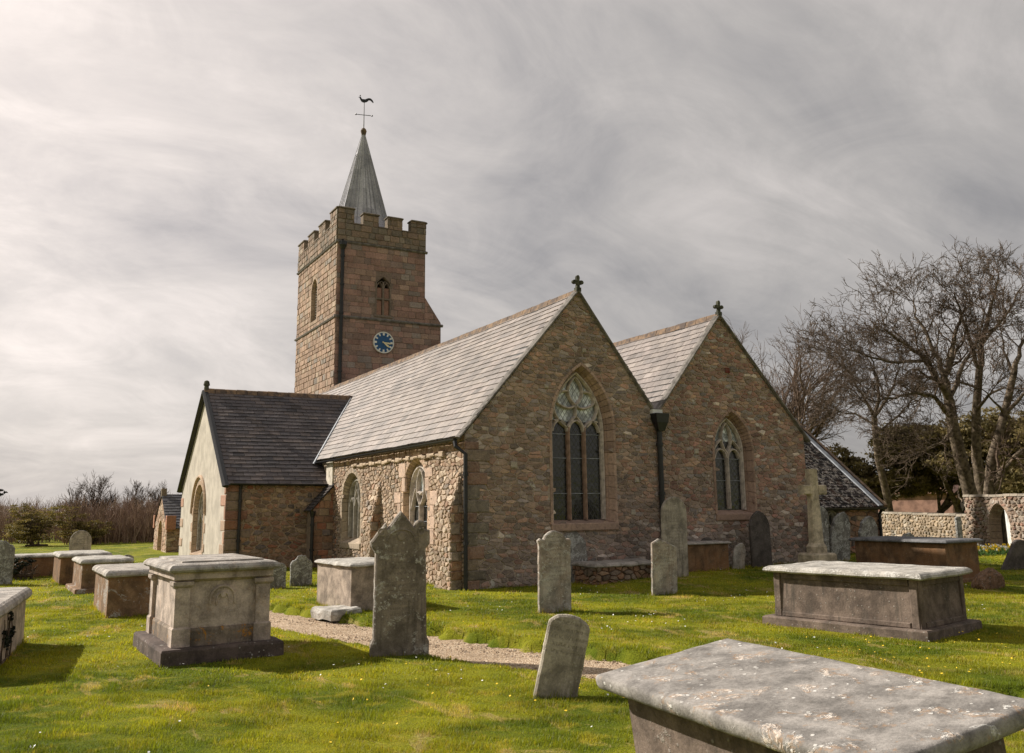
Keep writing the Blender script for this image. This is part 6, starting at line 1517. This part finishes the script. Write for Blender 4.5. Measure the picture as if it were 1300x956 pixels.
# dead ivy on the left tomb
o = empty('dead_ivy', (-8.325, -5.34, -.05), 'dark dead ivy stems clinging to the side of the tomb at the left edge', 'ivy', None, R(-7)); out = []; ri = random.Random(6)
for k in range(7):
    y = ri.uniform(.5, 1.4); p = Vector((.02+.07*y*0, y, 0)); pts = []; z = 0
    yy = y
    for i in range(7): pts.append((.012+ri.uniform(0, .012), yy, i*.085)); yy += ri.gauss(0, .045)
    out.append((pts, [.012, .011, .01, .009, .008, .006, .004]))
out.append(([(.015, .45, .02), (.02, .9, .03), (.015, 1.45, .02)], [.014, .014, .012])); V, Fc = tubes_np(out, 5); np_mesh('stems', V, Fc, 'twig', o)
lf = [(.03, ri.uniform(.5, 1.4), ri.uniform(.15, .5), .02, .10, .09) for _ in range(7)]; foliage('leaves', o, 'pine', lf, 260, .028, 8)

# ------------------------------------------------------------------ flowers
rs = np.random.RandomState(5)
def flowers(name, label, P, size, mat, seed, cat='flowers'):
    r = np.random.RandomState(seed); m = len(P); V = []; Fc = []; k = 6
    a = r.uniform(0, 6.28, m); nrm = r.normal(size=(m, 3))*.35+np.array([-.1, -.2, 1]); nrm /= np.linalg.norm(nrm, axis=1)[:, None]
    u = np.cross(nrm, [0, 0, 1.01]); u += 1e-3; u /= np.linalg.norm(u, axis=1)[:, None]; v = np.cross(nrm, u); s = size*r.uniform(.7, 1.2, m)
    th = np.arange(k)*2*math.pi/k; ring = P[:, None, :]+s[:, None, None]*(u[:, None, :]*np.cos(th)[None, :, None]+v[:, None, :]*np.sin(th)[None, :, None])
    V = ring.reshape(-1, 3); Fc = np.arange(m*k).reshape(-1, k); o = np_mesh(name, V, Fc, mat); return tag(o, label, cat, None, 'stuff')
# daffodil bed by the doorway: leaves and heads
def daff():
    o = empty('daffodil_bed', (17.2, -.6, 0), 'yellow and white daffodils in a leafy clump by the arched doorway', 'flowers'); r = np.random.RandomState(9); m = 420
    x = r.uniform(-2.6, 2.2, m); y = -x*.25+r.uniform(-1.0, 1.0, m); P = np.stack([x, y, np.zeros(m)], 1); dd = r.normal(size=(m, 2))*.09; H = r.uniform(.24, .36, m)
    segs = [([tuple(P[i]), (P[i, 0]+dd[i, 0]*.4, P[i, 1]+dd[i, 1]*.4, H[i]*.6), (P[i, 0]+dd[i, 0], P[i, 1]+dd[i, 1], H[i])], [.010, .010, .004]) for i in range(m)]
    for i in range(m):
        for _ in range(4):
            a = r.normal(size=2)*.13; segs.append(([tuple(P[i]), (P[i, 0]+a[0]*.5, P[i, 1]+a[1]*.5, H[i]*.6), (P[i, 0]+a[0], P[i, 1]+a[1], H[i]*.85)], [.014, .012, .003]))
    V, Fc = tubes_np(segs, 3); lo_ = np_mesh('leaves', V, Fc, 'daffleaf', o, np.ones((len(V), 3))); lo_['kind'] = 'stuff'
    for nm, mat, sel in (('yellow_heads', 'yellow', np.arange(m) % 5 < 3), ('white_heads', 'white', np.arange(m) % 5 >= 3)):
        pts = []; Fc = []
        for i in np.where(sel)[0]:
            c_ = np.array([P[i, 0]+dd[i, 0], P[i, 1]+dd[i, 1], H[i]]); n_ = np.array([r.uniform(-.5, .3), -1, r.uniform(-.1, .4)]); n_ /= np.linalg.norm(n_); u = np.cross(n_, [0, 0, 1.]); u /= np.linalg.norm(u); v = np.cross(n_, u)
            b = len(pts)
            for k in range(12): a = math.pi*2*k/12; rr_ = .05 if k % 2 == 0 else .026; pts.append(c_+u*math.cos(a)*rr_+v*math.sin(a)*rr_)
            pts.append(c_+n_*.03)
            for k in range(12): Fc.append((b+k, b+(k+1) % 12, b+12))
        q = np_mesh(nm, np.array(pts), np.array(Fc), mat, o); q['kind'] = 'stuff'
daff()
cand = rs.uniform([-9, -12, 0], [9, 2, 0], (2600, 3)); cand = cand[np.abs(path_d(cand[:, 0], cand[:, 1])) > .85]
den = (np.sin(cand[:, 0]*1.3+cand[:, 1]*.7)+np.sin(cand[:, 1]*1.9-cand[:, 0]*.8)) > .4
c1 = cand[den][:320]; c1[:, 2] = ground_z(c1[:, 0], c1[:, 1])+.045
flowers('daisies', 'tiny white daisies scattered through the lawn', c1, .011, 'white', 3)
c2 = rs.normal(size=(200, 3))*np.array([1.7, .8, 0])+np.array([.6, -10.3, 0]); c2 = c2[np.abs(path_d(c2[:, 0], c2[:, 1])) > .85]; c3 = rs.normal(size=(60, 3))*np.array([1.2, 1.2, 0])+np.array([-4.2, -8.2, 0]); c3 = c3[np.abs(path_d(c3[:, 0], c3[:, 1])) > .85]
c2 = np.concatenate([c2, c3]); c2[:, 2] = ground_z(c2[:, 0], c2[:, 1])+.05
flowers('celandines', 'small yellow flowers in the grass before the long brown tomb', c2, .011, 'yellow', 4)

# ------------------------------------------------------------------ grass blades
def blades(n, ymax_d, dmin, dmax, h, wdt, seed):
    r = np.random.RandomState(seed); f2 = np.array([math.sin(YAW), math.cos(YAW)]); r2 = np.array([math.cos(YAW), -math.sin(YAW)])
    d = np.sqrt(r.uniform(dmin**2, dmax**2, n)); s = r.uniform(-.66, .66, n)*d; x = CAM.x+f2[0]*d+r2[0]*s; y = CAM.y+f2[1]*d+r2[1]*s
    pd = path_d(x, y); k = (np.abs(pd) > .50) & ~((x > 0) & (x < 10.1) & (y > 0)) & ~((x > -3) & (x < 15.4) & (y > 9.5)) & ~((x > 10) & (x < 15.4) & (y > 2))
    k &= (np.abs(pd) > .66+r.uniform(-.1, .1, n))
    x, y, pd, d = x[k], y[k], pd[k], d[k]; m = len(x); z = ground_z(x, y)
    edge = np.clip(1-(np.abs(pd)-.62)/.35, 0, 1)*(pd > 0)
    clump = .72+.5*np.sin(x*5.1+y*3.3)*np.sin(y*6.3-x*2.2)+.2*np.sin(x*17+y*13)
    H = h*r.uniform(.4, 1.4, m)*np.clip(clump, .35, 1.5)*(1+1.2*edge); a = r.uniform(0, 6.283, m); lean = r.uniform(.15, .9, m)
    w_ = wdt*r.uniform(.7, 1.3, m)*(1+.03*np.maximum(d-8, 0)); P = np.stack([x, y, z-.004], 1)
    u = np.stack([np.cos(a), np.sin(a), np.zeros(m)], 1)*w_[:, None]/2; la = a+r.choice([-1, 1], m)*1.57+r.normal(size=m)*.4; t_ = np.stack([np.cos(la)*lean, np.sin(la)*lean, np.ones(m)], 1); t_ /= np.linalg.norm(t_, axis=1)[:, None]
    V = np.stack([P-u, P+u, P+t_*H[:, None]], 1).reshape(-1, 3); Fc = np.arange(3*m).reshape(-1, 3)
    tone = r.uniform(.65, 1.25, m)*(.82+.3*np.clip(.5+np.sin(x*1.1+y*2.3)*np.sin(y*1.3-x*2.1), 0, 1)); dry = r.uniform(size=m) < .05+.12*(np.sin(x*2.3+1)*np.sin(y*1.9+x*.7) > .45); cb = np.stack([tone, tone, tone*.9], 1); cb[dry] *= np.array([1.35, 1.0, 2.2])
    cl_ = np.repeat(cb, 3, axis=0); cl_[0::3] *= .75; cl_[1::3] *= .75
    return V, Fc, cl_
def tufts(seed):
    r = np.random.RandomState(seed); xs = []; ys = []
    for o in list(scn.objects):
        if o.parent or o.get('category') not in ('tomb', 'headstone', 'slab', 'kerb', 'rock', 'cross', 'wall', 'church'): continue
        if o['category'] in ('wall',): continue
        if o['category'] == 'church': segs = [((0, 0), (10.1, 0)), ((0, 0), (-.0, 8.9)), ((-3, 9.5), (0, 9.5)), ((10.2, 2), (15.4, 2))]
        else:
            mw = o.matrix_basis; cs = []
            mo = [c for c in o.children if c.name.startswith(('plinth', 'body', 'slab', 'step', 'rail'))] or [o]
            mo = mo[0]; bb = [Vector(v.co) for v in mo.data.vertices if v.co.z < min(q.co.z for q in mo.data.vertices)+.25] if mo.type == 'MESH' else []
            if not bb: continue
            x0, x1, y0, y1 = min(v.x for v in bb), max(v.x for v in bb), min(v.y for v in bb), max(v.y for v in bb)
            c4 = [mw @ Vector((a, b, 0)) for a, b in ((x0, y0), (x1, y0), (x1, y1), (x0, y1))]; segs = [((c4[i].x, c4[i].y), (c4[(i+1) % 4].x, c4[(i+1) % 4].y)) for i in range(4)]
        for a, b in segs:
            L = math.hypot(b[0]-a[0], b[1]-a[1]); m = int(L*(260 if L < 4 else 200)); t_ = r.uniform(0, 1, m); xs.append(a[0]+(b[0]-a[0])*t_+r.normal(size=m)*.022); ys.append(a[1]+(b[1]-a[1])*t_+r.normal(size=m)*.022)
    x = np.concatenate(xs); y = np.concatenate(ys); k = np.abs(path_d(x, y)) > .6; x, y = x[k], y[k]; m = len(x); z = ground_z(x, y)
    cl = .5+.5*np.sin(x*9+y*4)*np.sin(y*8-x*5); H = r.uniform(.03, .10, m)*(.5+cl); a = r.uniform(0, 6.283, m); ln = r.uniform(.1, .7, m); w_ = r.uniform(.005, .009, m)
    P = np.stack([x, y, z-.004], 1); u = np.stack([np.cos(a), np.sin(a), np.zeros(m)], 1)*w_[:, None]/2; la = r.uniform(0, 6.283, m); t_ = np.stack([np.cos(la)*ln, np.sin(la)*ln, np.ones(m)], 1); t_ /= np.linalg.norm(t_, axis=1)[:, None]
    V = np.stack([P-u, P+u, P+t_*H[:, None]], 1).reshape(-1, 3); tn = r.uniform(.6, 1.1, m); dr = r.uniform(size=m) < .2; cb = np.stack([tn, tn, tn*.9], 1); cb[dr] *= np.array([1.6, 1.15, 1.5]); c = np.repeat(cb, 3, axis=0)
    return V, np.arange(3*m).reshape(-1, 3), c
A = [tufts(11), blades(330000, 0, 4.2, 9.5, .040, .0055, 1), blades(330000, 0, 9.5, 17, .040, .009, 2), blades(160000, 0, 17, 30, .045, .016, 3)]
off = 0; VV = []; FF = []; CC = []
for V, Fc, c_ in A: VV.append(V); FF.append(Fc+off); CC.append(c_); off += len(V)
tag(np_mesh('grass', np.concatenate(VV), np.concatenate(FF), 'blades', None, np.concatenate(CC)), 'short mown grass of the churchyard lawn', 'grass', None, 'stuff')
# loose stones spilling at the path edge
r = np.random.RandomState(8); m = 5200; q = r.uniform(0, len(pp)-1, m).astype(int); off_ = r.uniform(-.66, .66, m); dpp = np.gradient(pp, axis=0); dpp /= np.linalg.norm(dpp, axis=1)[:, None]
x = pp[q, 0]-dpp[q, 1]*off_+r.normal(size=m)*.05; y = pp[q, 1]+dpp[q, 0]*off_+r.normal(size=m)*.05; s = r.uniform(.006, .016, m); c0 = np.stack([x, y, np.full(m, -.125)], 1)
oc = np.array([[1, 0, 0], [0, 1, 0], [-1, 0, 0], [0, -1, 0], [0, 0, .7], [0, 0, -.7]]); V = (c0[:, None, :]+oc[None]*s[:, None, None]*r.uniform(.6, 1.3, (m, 6, 1))).reshape(-1, 3)
tf = np.array([(0, 1, 4), (1, 2, 4), (2, 3, 4), (3, 0, 4), (1, 0, 5), (2, 1, 5), (3, 2, 5), (0, 3, 5)]); Fc = (np.arange(m)[:, None, None]*6+tf[None]).reshape(-1, 3)
cc_ = np.array([(.45, .35, .25), (.3, .22, .15), (.6, .52, .42), (.22, .16, .12)])[r.randint(0, 4, m)]
tag(np_mesh('gravel_stones', V, Fc, 'rubble_warm', None, np.repeat(cc_, 6, axis=0)), 'loose gravel stones on the path', 'gravel', None, 'stuff')
